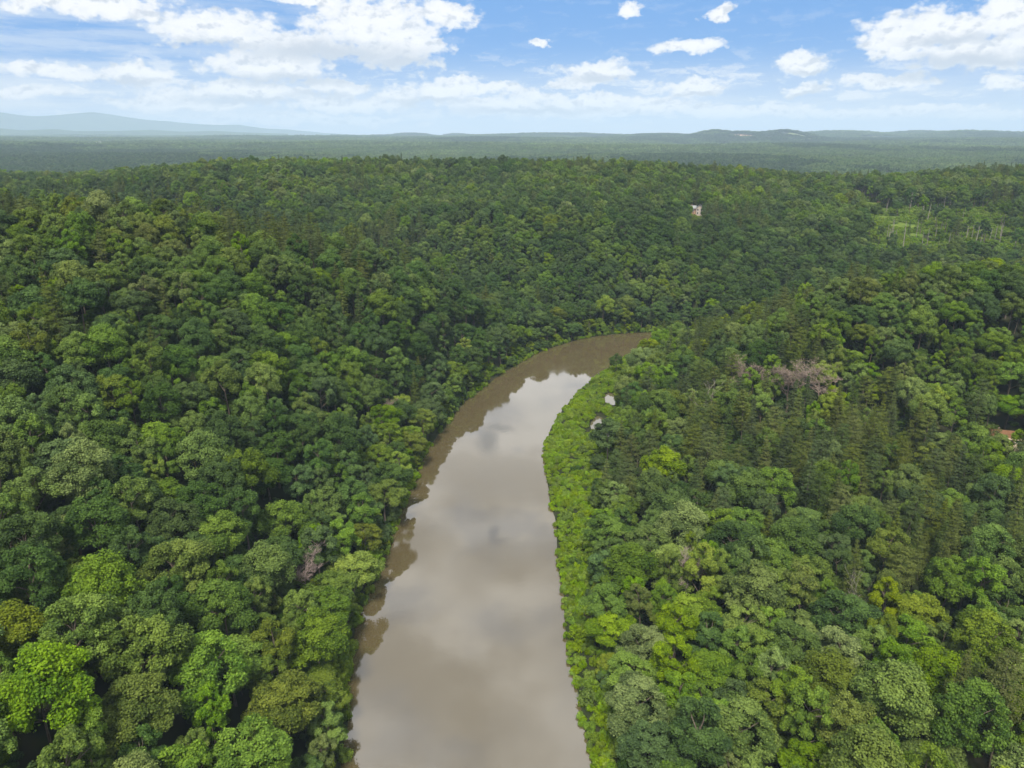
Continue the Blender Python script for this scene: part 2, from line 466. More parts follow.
# a bilinear lookup of the built ground sheet
def ground_z(x, y):
    x = np.asarray(x, float); y = np.asarray(y, float)
    i = np.clip(np.searchsorted(xs, x) - 1, 0, nx_ - 2); j = np.clip(np.searchsorted(ys, y) - 1, 0, ny_ - 2)
    tx = (x - xs[i]) / (xs[i + 1] - xs[i]); ty = (y - ys[j]) / (ys[j + 1] - ys[j])
    return (GZ[j, i] * (1 - tx) + GZ[j, i + 1] * tx) * (1 - ty) + (GZ[j + 1, i] * (1 - tx) + GZ[j + 1, i + 1] * tx) * ty
def hit(px, py, lift=0.0, t0=60, t1=20000):
    """where the sight line of a photo point meets the ground (raised by lift)"""
    t = np.geomspace(t0, t1, 6000); d = ray(px, py)
    z = CAMZ + d[2] * t; g = ground_z(d[0] * t, d[1] * t) + lift
    k = np.argmax(z < g)
    return np.array([d[0] * t[k], d[1] * t[k], g[k] - lift])

# ------------------------------------------------------------------ river
def water_mat(name, body, ior=1.65, rough=.03):
    m, nt, out = new_mat(name)
    tc = N(nt, 'ShaderNodeTexCoord')
    nz = N(nt, 'ShaderNodeTexNoise', inp={'Scale': .035, 'Detail': 5.0, 'Roughness': .6}); nt.links.new(tc.outputs['Object'], nz.inputs[0])
    rm = N(nt, 'ShaderNodeMapRange', inp={1: .3, 2: .7}); nt.links.new(nz.outputs[0], rm.inputs[0])
    p = N(nt, 'ShaderNodeBsdfPrincipled', inp={'Roughness': rough, 'IOR': ior, 'Specular IOR Level': .5})
    nt.links.new(mixc(nt, tuple(a * .93 for a in body), tuple(a * 1.07 for a in body), rm.outputs[0]), p.inputs['Base Color'])
    w = N(nt, 'ShaderNodeTexNoise', inp={'Scale': .5, 'Detail': 4.0, 'Roughness': .55}); nt.links.new(tc.outputs['Object'], w.inputs[0])
    bp = N(nt, 'ShaderNodeBump', inp={'Strength': .02, 'Distance': .2}); nt.links.new(w.outputs[0], bp.inputs['Height'])
    nt.links.new(bp.outputs[0], p.inputs['Normal'])
    wp = N(nt, 'ShaderNodeTexNoise', inp={'Scale': .02, 'Detail': 4.0, 'Roughness': .6}); nt.links.new(tc.outputs['Object'], wp.inputs[0])
    wr = N(nt, 'ShaderNodeMapRange', inp={1: .45, 2: .62, 3: rough * .6, 4: rough + .07}); nt.links.new(wp.outputs[0], wr.inputs[0]); nt.links.new(wr.outputs[0], p.inputs['Roughness'])
    nt.links.new(p.outputs[0], out.inputs[0])
    return m
WATER = water_mat('muddy water', (.086, .068, .034), 2.5)
L2 = np.array(left_bank); R2 = np.array(right_bank)
def resample(P, n):
    s = np.r_[0, np.cumsum(np.hypot(*np.diff(P, axis=0).T))]
    t = np.linspace(0, s[-1], n); return np.stack([np.interp(t, s, P[:, 0]), np.interp(t, s, P[:, 1])], 1)
n = 140
A = resample(L2, n); B_ = resample(R2, n)
off = (A - B_) / np.linalg.norm(A - B_, axis=1, keepdims=True) * 5
A = A + off; B_ = B_ - off
v = np.concatenate([np.c_[A, np.zeros(n)], np.c_[B_, np.zeros(n)]])
k = np.arange(n - 1)
river = link(bpy.data.objects.new('river', np_mesh('river', v, np.stack([k + n, k + n + 1, k + 1, k], 1), [WATER])))
tag(river, kind='structure')
PONDW = water_mat('pond water', (.10, .085, .05), 2.2, .05)
for (px, py, rx, ry) in PONDS:
    a = np.linspace(0, 2 * PI, 33)[:-1]
    mb = MB(); mb.add([(px + rx * 1.3 * math.cos(t), py + ry * 1.3 * math.sin(t), .3) for t in a], [tuple(range(32))])
    tag(mb.build('pond', PONDW), kind='structure')

# ------------------------------------------------------------------ far mountains
def mountain_sheet(profile, dist, depth, seed, name):
    pxs = np.linspace(profile[0][0], profile[-1][0], 90)
    tops = np.interp(pxs, [a for a, b in profile], [b for a, b in profile])
    rows = 14; V = []
    for j in range(rows):
        s = j / (rows - 1)
        prof = math.sin(PI * min(1, s * 1.0)) ** .8 if s > 0 else 0
        r = dist + (s - .5) * depth
        d = np.stack([(pxs - 512) / F, np.ones_like(pxs)], 1); d /= np.linalg.norm(d, axis=1, keepdims=True)
        x, y = d[:, 0] * r, d[:, 1] * r
        top = CAMZ + (HOR - tops) / F * dist / np.cos(np.arctan((pxs - 512) / F))
        z = 40 + (top - 40) * prof * (1 + .10 * fbm(x, y, 1800, seed, 4) * (0 if abs(s - .5) < .01 else 1))
        V.append(np.stack([x, y, z], 1))
    V = np.concatenate(V); nn = len(pxs)
    i = np.arange(rows * nn).reshape(rows, nn)
    f = np.stack([i[:-1, :-1], i[:-1, 1:], i[1:, 1:], i[1:, :-1]], -1).reshape(-1, 4)
    o = link(bpy.data.objects.new(name, np_mesh(name, V, f, [FARWOOD], True)))
    return tag(o, kind='structure')
FARWOOD = plain_mat('far woodland', (.030, .055, .018), (.060, .095, .032), .004, .95, .05)
mountain_sheet([(-160, 129), (-120, 126), (-70, 123), (-30, 125), (0, 122.5), (30, 121), (60, 122.8), (85, 121.8), (118, 120), (140, 121.8), (165, 124), (190, 125.6), (215, 127.2), (240, 128), (255, 127.4), (280, 130), (300, 130.6), (330, 133), (360, 134.5)], 22500, 3500, 90, 'mountains')
mountain_sheet([(-160, 133), (0, 132.5), (25, 131.5), (50, 133), (80, 132), (100, 133), (140, 132.2), (172, 131.2), (200, 132.6), (230, 132.0), (260, 133.4), (300, 134.4)], 14500, 2200, 91, 'hills')

# ------------------------------------------------------------------ forest scatter
# what the camera can see of the ground (with slack), in polar bins
AZ = np.radians(np.linspace(-46, 46, 480)); RR = np.geomspace(60, 20000, 700)
PXg, PYg = np.sin(AZ)[:, None] * RR, np.cos(AZ)[:, None] * RR
Hg = ground_z(PXg, PYg)
ang = (Hg + 12 - CAMZ) / RR
mx = np.maximum.accumulate(ang, axis=1)
mx = np.concatenate([np.full((len(AZ), 1), -9), mx[:, :-1]], 1)
def visible(x, y, top, slack=7.0):
    a = np.arctan2(x, y); r = np.hypot(x, y)
    i = np.clip(np.round(np.interp(a, AZ, np.arange(len(AZ)))).astype(int), 0, len(AZ) - 1)
    j = np.clip(np.searchsorted(RR, r * .985) - 1, 0, len(RR) - 1)
    return (top + slack - CAMZ) / r > mx[i, j]

HOUSE = hit(696, 209, 6.0)
LODGE = hit(1005, 438, 3.0)
CLEAR = [hit(858, 199), hit(868, 204), hit(878, 210), hit(890, 218), hit(903, 227), hit(918, 237)]
print('HOUSE', HOUSE, 'LODGE', LODGE, 'CLEAR', CLEAR)

def scatter(n, box, rad_fn, gap, seed, limit):
    """dart throwing with a radius per point"""
    r = np.random.default_rng(seed)
    x = r.uniform(box[0], box[1], n); y = r.uniform(box[2], box[3], n)
    rad = rad_fn(x, y, r); cell = 8.0
    grid = {}; out_ = []
    for a, b, c in zip(x.tolist(), y.tolist(), rad.tolist()):
        i, j = int(a // cell), int(b // cell); ok = True
        for di in (-1, 0, 1):
            for dj in (-1, 0, 1):
                for (p, q, s) in grid.get((i + di, j + dj), ()):
                    if (a - p) ** 2 + (b - q) ** 2 < ((c + s) * gap) ** 2: ok = False; break
                if not ok: break
            if not ok: break
        if ok:
            grid.setdefault((i, j), []).append((a, b, c)); out_.append((a, b, c))
    return np.array(out_)
NEAR_R = 1100
def wedge(x, y, m=1.12):
    px, py, fw = project(x, y, ground_z(x, y) + 15)
    return (fw > 20) & (px > 512 - 512 * m - 30) & (px < 512 + 512 * m + 30) & (py < 768 + 130)
# ---- candidates prefiltered to what shows
r0 = np.random.default_rng(11)
NC = 260000
cx = r0.uniform(-900, 900, NC); cy = r0.uniform(40, NEAR_R, NC)
keep = wedge(cx, cy)
cx, cy = cx[keep], cy[keep]
gz = ground_z(cx, cy); rd, rs = river_d(cx, cy)
keep = visible(cx, cy, gz + 22)
# treeless strip along the right bank, narrowing towards the camera
strip = np.where(cy > 430, 6, np.interp(cy, [60, 150, 196, 271, 328, 370, 420, 440], [6, 9, 13, 26, 28, 23, 15, 12]))
keep &= np.where(rs & (cx < 110) & (cy < 450), rd > strip, rd > 2.0)
for cpt, rad in [(HOUSE, 9)]: keep &= np.hypot(cx - cpt[0], cy - cpt[1]) > rad
# open sight towards the two buildings and the clearing
def corridor(cpt, w, back, front):
    d = np.array(cpt[:2]) / np.hypot(cpt[0], cpt[1])
    s = cx * d[0] + cy * d[1] - np.hypot(cpt[0], cpt[1]); q = np.abs(cx * d[1] - cy * d[0])
    return (q < w) & (s < back) & (s > -front)
keep &= ~corridor(HOUSE, 8, 10, 92); keep &= ~corridor(LODGE, 9, 3, 23)
for c_ in CLEAR: keep &= ~corridor(c_, 11, 7, 75)
spx, spy, _ = project(cx, cy, gz + 4)
openz = (spx > 862) & (spx < 1030) & (spy > 206) & (spy < 268 - .05 * (spx - 900)) & (cy > 480)
keep &= ~(openz & (r0.random(len(cx)) < .982))
DEADXY = [hit(*q)[:2] for q in ((790, 368, 19), (828, 374, 19), (744, 368, 19), (703, 392, 18), (382, 398, 17), (302, 546, 17), (860, 585, 16))]
for k_, q in enumerate(DEADXY): keep &= ~((np.hypot(cx - q[0], cy - q[1]) < (5.5 if k_ < 5 else 3.5)) | corridor(q, 4.0, 1, 9 if k_ < 5 else 7))
for (px, py, rx, ry) in PONDS: keep &= (np.hypot(cx - px, (cy - py + 3) * .6) > 9.5)
cx, cy, gz, rd, rs = cx[keep], cy[keep], gz[keep], rd[keep], rs[keep]
print('candidates', len(cx))
radc = r0.choice([2.5, 3.1, 3.7, 4.4, 5.2, 6.3], len(cx), p=[.16, .22, .24, .20, .12, .06])
order = np.argsort(-radc + r0.normal(size=len(cx)) * .8)
grid = {}; T = []
cell = 8.0
for q in order.tolist():
    a, b, c_ = cx[q], cy[q], radc[q]
    i, j = int(a // cell), int(b // cell); ok = True
    for di in (-1, 0, 1):
        for dj in (-1, 0, 1):
            for (p_, q_, s_) in grid.get((i + di, j + dj), ()):
                if (a - p_) ** 2 + (b - q_) ** 2 < ((c_ + s_) * .71) ** 2: ok = False; break
            if not ok: break
        if not ok: break
    if ok: grid.setdefault((i, j), []).append((a, b, c_)); T.append(q)
T = np.array(T)
tx, ty, tz, trd, trs, trad = cx[T], cy[T], gz[T], rd[T], rs[T], radc[T]
NT = len(tx); print('trees', NT)

# what grows where, with shade of the left river slope put into leaf colour
pn = fbm(tx, ty, 70, 130, 3) + r0.normal(size=NT) * .25
ridge_pine = .34 * sstep(30, 55, tz) * (tx < 20) * (ty < 430) + .10 * ((tx > 60) & (ty > 170))
is_pine = (pn + ridge_pine - .12 * (ty > 430) > .40) & (trd > 10)
cn = fbm(tx, ty, 60, 140, 3) * .8 + r0.normal(size=NT) * .30 - .52 * sstep(415, 450, ty) + .46 * sstep(540, 740, ty) + .05 * (ty < 425) + .22 * sstep(300, 340, ty) * (ty < 400) * (tz > 24) - .30 * ((tx < 30) & (ty > 270) & (ty < 440)) * sstep(75, 35, trd) + .06 * ((tx > 20) & (ty < 400) & (ty > 200))
hn = r0.random(NT)
colour = np.empty(NT, object)
for i in range(NT):
    if is_pine[i]: colour[i] = 'olive' if hn[i] < .62 else 'dark'; continue
    c_ = cn[i]; e = trd[i] < 14
    if e and hn[i] < .24: colour[i] = 'yellow green' if hn[i] < .06 else 'bright green'
    elif c_ < -.42: colour[i] = 'dark green'
    elif c_ < -.22: colour[i] = 'blue green'
    elif c_ < .16: colour[i] = 'mid green'
    elif c_ < .36: colour[i] = 'pale green' if hn[i] < .62 else 'olive green'
    elif c_ < .60: colour[i] = 'bright green'
    else: colour[i] = 'yellow green' if hn[i] < .35 else 'bright green'
kindi = np.where(is_pine, r0.integers(0, len(PINES), NT), 0)
for i in range(NT):
    if not is_pine[i]:
        o_ = np.argsort([abs(b['R'] - trad[i]) + r0.random() * 1.0 for b in BROAD]); kindi[i] = o_[0]
baseR = np.array([(PINES if is_pine[i] else BROAD)[kindi[i]]['R'] for i in range(NT)])
sxy = np.where(is_pine, r0.uniform(.85, 1.15, NT), np.clip(trad / baseR * r0.uniform(.98, 1.14, NT), .56, 1.30))
edge = np.where(trs, np.interp(trd, [2, 14, 30], [.62, .8, 1.0]), np.interp(trd, [2, 12, 30], [.72, .95, 1.0]))
szz = np.where(r0.random(NT) < .18, r0.uniform(.62, .85, NT), r0.uniform(.84, 1.16, NT)) * np.clip(.55 + .45 * sxy, .76, 1.16) * np.where(is_pine, 1.05, 1) * edge * np.where(trs & (tx > 20) & (ty < 430), .97, 1)
rot = r0.uniform(0, 2 * PI, NT); tlx, tly = r0.normal(size=NT) * .045, r0.normal(size=NT) * .045

# pick the trees that show largest
Bh = np.array([(PINES if is_pine[i] else BROAD)[kindi[i]]['H'] for i in range(NT)]) * szz
ppx, ppy, pfw = project(tx, ty, tz + Bh * .78)
prx = F * baseR * sxy / pfw
infr = (ppx + prx * .2 > 0) & (ppx - prx * .2 < W) & (ppy - prx * .2 < H) & (ppy > 100)
size = np.where(infr, prx, -1)
bi = [i for i in np.argsort(-size) if not is_pine[i] and size[i] > 0][:300]
pi_ = [i for i in np.argsort(-size) if is_pine[i] and size[i] > 0][:130]
single = np.zeros(NT, bool); single[bi] = True; single[pi_] = True
print('pines', is_pine.sum(), 'smallest single px', size[bi[-1]], size[pi_[-1]])

# ---- single trees as things
THINGS = []
def tree_thing(name, cat, group, B, leafm, loc, rz, s, barkm=None):
    e = bpy.data.objects.new(name, None); e.empty_display_size = .5
    e.location = loc; e.rotation_euler = (0, 0, rz); e.scale = s
    link(e); e['category'] = cat
    if group: e['group'] = group
    t_ = link(bpy.data.objects.new('trunk', B['trunk_me']), e)
    c_ = link(bpy.data.objects.new('crown', B['crown_me']), e)
    c_.material_slots[0].link = 'OBJECT'; c_.material_slots[0].material = leafm
    if barkm: t_.material_slots[0].link = 'OBJECT'; t_.material_slots[0].material = barkm
    return e
for i in np.where(single)[0]:
    B = (PINES if is_pine[i] else BROAD)[kindi[i]]
    lm = NEEDLE[colour[i]] if is_pine[i] else LM[colour[i]]
    e = tree_thing('pine_tree' if is_pine[i] else 'broadleaf_tree', 'pine tree' if is_pine[i] else 'broadleaf tree',
                   'pines among the broadleaf forest' if is_pine[i] else 'broadleaf trees of the riverside forest', B, lm,
                   (tx[i], ty[i], tz[i] - .3), rot[i], (sxy[i], sxy[i], szz[i]))
    e.rotation_euler = (tlx[i], tly[i], rot[i]); THINGS.append((e, i))

# ---- the rest of the forest: one object of instances
PROTO = bpy.data.collections.new('forest kinds')
PN = []
def proto(me):
    nm = 'kind_%03d' % len(PN)
    o = bpy.data.objects.new(nm, me); PROTO.objects.link(o); PN.append(nm); return len(PN) - 1
pid = {}
for b, B in enumerate(BROAD):
    for cname in LEAF: pid[('b', b, cname)] = proto(joined(B, LM[cname], BARK, 'forest kind'))
for b, B in enumerate(PINES):
    for cname in NEEDLE: pid[('p', b, cname)] = proto(joined(B, NEEDLE[cname], BARK, 'forest kind'))
# patches of distant wood: about thirty small crowns each
DIST = leaf_mat('leaves distant', (.040, .080, .022), (.150, .215, .060), .2, .6, .1, .4)
def patch(seed, span=38.0, n=24, matl=None):
    r = np.random.default_rng(seed); V = []; Fc = []; TT = []; nb = 0
    pts = []
    for _ in range(4000):
        q = r.uniform(-span / 2, span / 2, 2)
        if all(np.hypot(*(q - o)) > 5.6 for o in pts): pts.append(q)
        if len(pts) >= n: break
    for q in pts:
        R = r.uniform(3.6, 5.6); h = r.uniform(15, 22); col = np.clip(r.normal(.42, .22), .05, .95)
        K = 9
        cen = unit(r, K) * np.array([R * .55, R * .55, 2.4]); rad = r.uniform(.35, .5, K) * R
        idx = r.integers(0, K, 190); d = unit(r, 190) + np.array([0, 0, .45]); d /= np.linalg.norm(d, axis=1, keepdims=True)
        p_ = cen[idx] + d * rad[idx][:, None] * r.uniform(.8, 1.1, (190, 1)) + np.array([q[0], q[1], h - 2.5])
        nn = d + unit(r, 190) * .45; nn /= np.linalg.norm(nn, axis=1, keepdims=True)
        v_, f_, t_ = leaves(p_, nn, r.uniform(.5, .95, 190), np.clip(col + r.normal(size=190) * .12, 0, 1), r)
        V.append(v_); Fc.append(f_ + nb); TT.append(t_); nb += len(v_)
    return np_mesh('distant wood', np.concatenate(V), np.concatenate(Fc), [matl or DIST], attr={'tint': np.concatenate(TT)})
PATCH = [proto(patch(900 + i)) for i in range(6)]
DIST_SUN = leaf_mat('leaves distant sunlit', (.060, .105, .026), (.19, .265, .075), .2, .6, .1, .3)  # paler copy: sunlit stretches of far wood painted into the leaf colour
PATCH_SUN = [proto(patch(920 + i, matl=DIST_SUN)) for i in range(4)]
DIST_SHADE = leaf_mat('leaves distant shaded', (.024, .052, .018), (.080, .125, .040), .2, .6, .1, .3)  # darker copy: shaded relief of far wood painted into the leaf colour
PATCH_SHADE = [proto(patch(940 + i, matl=DIST_SHADE)) for i in range(4)]

FP, FI, FR, FS = [], [], [], []
for i in np.where(~single)[0]:
    FP.append((tx[i], ty[i], tz[i] - .3)); FI.append(pid[('p' if is_pine[i] else 'b', kindi[i], colour[i])]); FR.append((tlx[i], tly[i], rot[i])); FS.append((sxy[i], sxy[i], szz[i]))
# understorey filling gaps and the waterside
ux, uy = r0.uniform(-700, 700, 60000), r0.uniform(40, 650, 60000)
kk = wedge(ux, uy, 1.05); ux, uy = ux[kk], uy[kk]
ud, us = river_d(ux, uy); uz = ground_z(ux, uy)
st2 = np.interp(uy, [60, 150, 196, 271, 328, 370, 420, 440], [4, 6, 10, 23, 25, 20, 12, 9])
kk = visible(ux, uy, uz + 10, 0) & np.where(us & (ux < 110) & (uy < 450), ud > st2, ud > 1.0) & (r0.random(len(ux)) < np.where(ud < 12, .9, .48))
kk &= ~((uy > 480) & (project(ux, uy, uz)[0] > 862) & (project(ux, uy, uz)[1] < 262))
kk &= (np.hypot(ux - HOUSE[0], uy - HOUSE[1]) > 12) & (np.hypot(ux - PONDS[0][0], (uy - PONDS[0][1]) * .5) > 10) & (np.hypot(ux - LODGE[0], uy - LODGE[1]) > 20) & (np.hypot(ux - HOUSE[0], uy - HOUSE[1] + 14) > 16)
for c_ in CLEAR: kk &= np.hypot(ux - c_[0], uy - c_[1]) > 8
ux, uy, uz, ud = ux[kk], uy[kk], uz[kk], ud[kk]
print('understorey', len(ux))
for a, b, c_, d_ in zip(ux, uy, uz, ud):
    cname = random.choice(['mid green', 'bright green', 'dark green', 'blue green', 'yellow green'] if d_ < 12 else ['mid green', 'dark green', 'blue green', 'mid green'])
    s = random.uniform(.35, .6); hz = random.uniform(.30, .55)
    FP.append((a, b, c_ - 12 * hz * .55)); FI.append(pid[('b', random.randrange(len(BROAD)), cname)]); FR.append((0, 0, random.uniform(0, 6.28))); FS.append((s, s, hz))
# distant wood
FARP = [(742, 135.0, 15, 130, 'quarry_ground'), (800, 135.2, 24, 90, 'field'), (884, 137.6, 40, 150, 'field')]
FARC = []
for (px, py, dpx, dr, nm) in FARP:
    c_ = hit(px, py, 8.0, 1500); FARC.append((c_, dpx / F * c_[1], dr)); print(nm, c_)
for (r_a, r_b, step, s) in ((NEAR_R * .93, 4200, 33, 1.0), (4200, 9000, 62, 1.75), (9000, 15500, 105, 2.6)):
    g = np.arange(-r_b, r_b, step); gy = np.arange(0, r_b, step)
    X, Y = np.meshgrid(g, gy); X = X.ravel() + r0.uniform(-.35, .35, X.size) * step; Y = Y.ravel() + r0.uniform(-.35, .35, Y.size) * step
    r_ = np.hypot(X, Y)
    near_ = (Y < NEAR_R + 10) & (np.abs(X) < 900) if r_a < 2000 else np.zeros(len(X), bool)
    kk = (~near_) & (r_ < r_b) & (r_ > (r_a if r_a > 2000 else 0)) & (np.abs(np.arctan2(X, Y)) < math.radians(40)) & (Y > 300)
    X, Y = X[kk], Y[kk]; Z = ground_z(X, Y)
    kk = visible(X, Y, Z + 18 * s, 10)
    FB = hit(94, 146.2)
    for (c_, w_, dr_) in FARC: kk &= np.hypot((X - c_[0]) / (w_ / 2 + 45), (Y - c_[1]) / (dr_ + 45)) > 1
    kk &= (np.abs(X - FB[0]) > 75) | (np.abs(Y - FB[1] + 60) > 110)
    X, Y, Z = X[kk], Y[kk], Z[kk]
    print('patches', len(X)); PNZ = fbm(X, Y * .45, 900, 250, 4) + .35 * fbm(X, Y * .6, 160, 260, 2)
    for a, b, c_, n_ in zip(X, Y, Z, PNZ):
        FP.append((a, b, c_ - 2)); FI.append(PATCH[random.randrange(6)] if -.22 < n_ < .26 else (random.choice(PATCH_SUN) if n_ > 0 else random.choice(PATCH_SHADE))); FR.append((0, 0, random.uniform(0, 6.28))); FS.append((s, s, random.uniform(.85, 1.15) * (1 if s < 1.2 else s * .7)))
def instancer(name, pts, idx, rots, scl, coll):
    me = bpy.data.meshes.new(name); n = len(pts)
    me.vertices.add(n); me.vertices.foreach_set('co', np.asarray(pts, np.float32).ravel())
    a = me.attributes.new('pick', 'INT', 'POINT'); a.data.foreach_set('value', np.asarray(idx, np.int32))
    a = me.attributes.new('turn', 'FLOAT_VECTOR', 'POINT'); a.data.foreach_set('vector', np.asarray(rots, np.float32).ravel())
    a = me.attributes.new('size', 'FLOAT_VECTOR', 'POINT'); a.data.foreach_set('vector', np.asarray(scl, np.float32).ravel())
    o = link(bpy.data.objects.new(name, me))
    ng = bpy.data.node_groups.new(name, 'GeometryNodeTree')
    ng.interface.new_socket('Geometry', in_out='INPUT', socket_type='NodeSocketGeometry'); ng.interface.new_socket('Geometry', in_out='OUTPUT', socket_type='NodeSocketGeometry')
    gi, go = ng.nodes.new('NodeGroupInput'), ng.nodes.new('NodeGroupOutput')
    ci = ng.nodes.new('GeometryNodeCollectionInfo'); ci.inputs['Collection'].default_value = coll; ci.inputs['Separate Children'].default_value = True; ci.inputs['Reset Children'].default_value = True
    ip = ng.nodes.new('GeometryNodeInstanceOnPoints'); ip.inputs['Pick Instance'].default_value = True
    def na(nm, ty):
        q = ng.nodes.new('GeometryNodeInputNamedAttribute'); q.data_type = ty; q.inputs['Name'].default_value = nm; return q.outputs['Attribute']
    er = ng.nodes.new('FunctionNodeEulerToRotation')
    L = ng.links.new
    L(gi.outputs[0], ip.inputs['Points']); L(ci.outputs[0], ip.inputs['Instance']); L(na('pick', 'INT'), ip.inputs['Instance Index'])
    L(na('turn', 'FLOAT_VECTOR'), er.inputs[0]); L(er.outputs[0], ip.inputs['Rotation']); L(na('size', 'FLOAT_VECTOR'), ip.inputs['Scale'])
    L(ip.outputs[0], go.inputs[0])
    md = o.modifiers.new('scatter', 'NODES'); md.node_group = ng
    return o
forest = instancer('forest', FP, FI, FR, FS, PROTO)
tag(forest, kind='stuff')
print('forest instances', len(FP))
# EXTRAS BEGIN
# ------------------------------------------------------------------ low growth on the banks
def shrub_mesh(seed, R, Hh, leafm, n=900, leaf=.17):
    r = np.random.default_rng(seed); K = 12
    cen = unit(r, K) * np.array([R * .6, R * .6, Hh * .3]) + np.array([0, 0, Hh * .45]); rad = r.uniform(.28, .5, K) * R
    idx = r.integers(0, K, n); d = unit(r, n) + np.array([0, 0, .35]); d /= np.linalg.norm(d, axis=1, keepdims=True)
    p = cen[idx] + d * (rad[idx] * r.uniform(.7, 1.15, n))[:, None] * np.array([1, 1, .9]); p[:, 2] = np.abs(p[:, 2])
    nn = d + unit(r, n) * .5; nn /= np.linalg.norm(nn, axis=1, keepdims=True)
    v, f, t = leaves(p, nn, leaf * r.uniform(.7, 1.4, n), np.clip(.5 + (r.normal(size=K) * .15)[idx] + r.normal(size=n) * .2, 0, 1), r)
    return np_mesh('shrub', v, f, [leafm], attr={'tint': t})
LOW = bpy.data.collections.new('low growth'); 
LOWM = []
for q, (mm, k) in enumerate([(LIME, 4), (LIME2, 3), (LM['bright green'], 2), (LM['yellow green'], 1)]):
    for z_ in range(k):
        o = bpy.data.objects.new('low_%03d' % len(LOWM), shrub_mesh(700 + 10 * q + z_, 1.7, 1.9, mm)); LOW.objects.link(o); LOWM.append(q)
QP, QI, QR, QS = [], [], [], []
def strip_w(y): return np.interp(y, [60, 150, 196, 271, 328, 370, 420, 440], [4, 7, 11, 23, 25, 20, 13, 10])
qx, qy = r0.uniform(0, 120, 60000), r0.uniform(90, 440, 60000)
qd, qs = river_d(qx, qy)
kk = qs & (qd > -.2) & (qd < strip_w(qy) + 5)
for (px, py, rx, ry) in PONDS: kk &= (np.hypot((qx - px) / rx, (qy - py) / ry) > 1.15) & (np.hypot((qx - px) / rx, (qy - py + ry * .75) / ry) > 1.15)
kk &= r0.random(len(qx)) < .24
qx, qy, qd = qx[kk], qy[kk], qd[kk]; qz = ground_z(qx, qy)
qn = fbm(qx, qy, 18, 170, 3)
for a, b, c_, d_, n_ in zip(qx, qy, qz, qd, qn):
    s = random.uniform(.5, 1.15) * (.75 if d_ < 1 else 1); h = random.uniform(.45, 1.25) * (1 + .5 * n_) * (.7 if d_ < 1.2 else 1)
    v_ = n_ + random.gauss(0, .25)
    q = random.randrange(0, 4) if v_ > -.25 else (random.randrange(4, 7) if v_ > -.52 else random.randrange(7, 10))
    QP.append((a, b, c_ - .15)); QI.append(q); QR.append((0, 0, random.uniform(0, 6.28))); QS.append((s, s, h))
# left bank: fringe over the waterline
qx, qy = r0.uniform(-60, 260, 60000), r0.uniform(90, 470, 60000)
qd, qs = river_d(qx, qy)
kk = (~qs) & (qd > -.3) & (qd < 5) & (r0.random(len(qx)) < .35)
qx, qy, qd = qx[kk], qy[kk], qd[kk]; qz = ground_z(qx, qy); qn = fbm(qx, qy, 30, 180, 2)
for a, b, c_, d_, n_ in zip(qx, qy, qz, qd, qn):
    s = random.uniform(.6, 1.3); h = random.uniform(.7, 1.7)
    v_ = n_ + random.gauss(0, .2)
    q = random.randrange(0, 4) if v_ > .25 else (random.randrange(4, 7) if v_ > .0 else random.randrange(7, 10))
    QP.append((a, b, c_ - .15)); QI.append(q); QR.append((0, 0, random.uniform(0, 6.28))); QS.append((s, s, h))
# brush on the open slope with the bare trunks
SLOPE = [hit(*q) for q in ((880, 238), (905, 245), (930, 240), (955, 245), (985, 250), (1010, 245), (890, 228), (920, 228), (950, 232), (980, 236), (910, 250))]
ax_, ay_ = r0.uniform(250, 640, 40000), r0.uniform(500, 900, 40000); az_ = ground_z(ax_, ay_)
kx, ky, _ = project(ax_, ay_, az_ + 1)
kk = (kx > 850) & (kx < 1040) & (ky > 198) & (ky < 262) & (r0.random(len(ax_)) < .55)
for a, b, c_ in zip(ax_[kk], ay_[kk], az_[kk]):
    rr_ = math.hypot(a, b)
    if any(abs(a * k_[1] - b * k_[0]) / math.hypot(k_[0], k_[1]) < 10 and -8 < rr_ - math.hypot(k_[0], k_[1]) < 12 for k_ in CLEAR): continue
    s = random.uniform(.7, 1.9); QP.append((a, b, c_ - .2)); QI.append(random.choice([4, 5, 6, 7, 8, 7, 8, 9])); QR.append((0, 0, random.uniform(0, 6.28))); QS.append((s, s, s * random.uniform(.5, 1.2)))
for _ in range(260):
    d_ = random.uniform(-80, 8); q_ = random.gauss(0, 5); L_ = math.hypot(HOUSE[0], HOUSE[1]); ux_, uy_ = HOUSE[0] / L_, HOUSE[1] / L_
    a, b = HOUSE[0] + ux_ * d_ + uy_ * q_, HOUSE[1] + uy_ * d_ - ux_ * q_
    if math.hypot(a - HOUSE[0], b - HOUSE[1]) < 11: continue
    s = random.uniform(.9, 2.2); QP.append((a, b, float(ground_z(a, b)) - .2)); QI.append(random.randrange(4, 10)); QR.append((0, 0, q_)); QS.append((s, s, s * random.uniform(.6, 1.2)))
for _ in range(150):
    a, b = LODGE[0] + random.gauss(0, 13), LODGE[1] + random.gauss(0, 13)
    if abs(a - LODGE[0]) < 7.5 and abs(b - LODGE[1]) < 6: continue
    s = random.uniform(.8, 1.8); QP.append((a, b, float(ground_z(a, b)) - .2)); QI.append(random.randrange(4, 10)); QR.append((0, 0, a)); QS.append((s, s, s * random.uniform(.6, 1.1)))
ug = instancer('undergrowth', QP, QI, QR, QS, LOW); tag(ug, kind='stuff')
print('undergrowth', len(QP))

# standing out of the strip: a round tree on the point and a few tall bushes
def prow(px, py): return at_z(px, py, 1.0)
p = prow(616, 373)
SINGLES = []
e = tree_thing('broadleaf_tree', 'broadleaf tree', None, BROAD[0], LM['dark green'], (p[0], p[1], float(ground_z(p[0], p[1])) - 2.4), .4, (.68, .68, .62))
tag(e, 'small round dark green tree standing alone on the lime green point at the river bend')

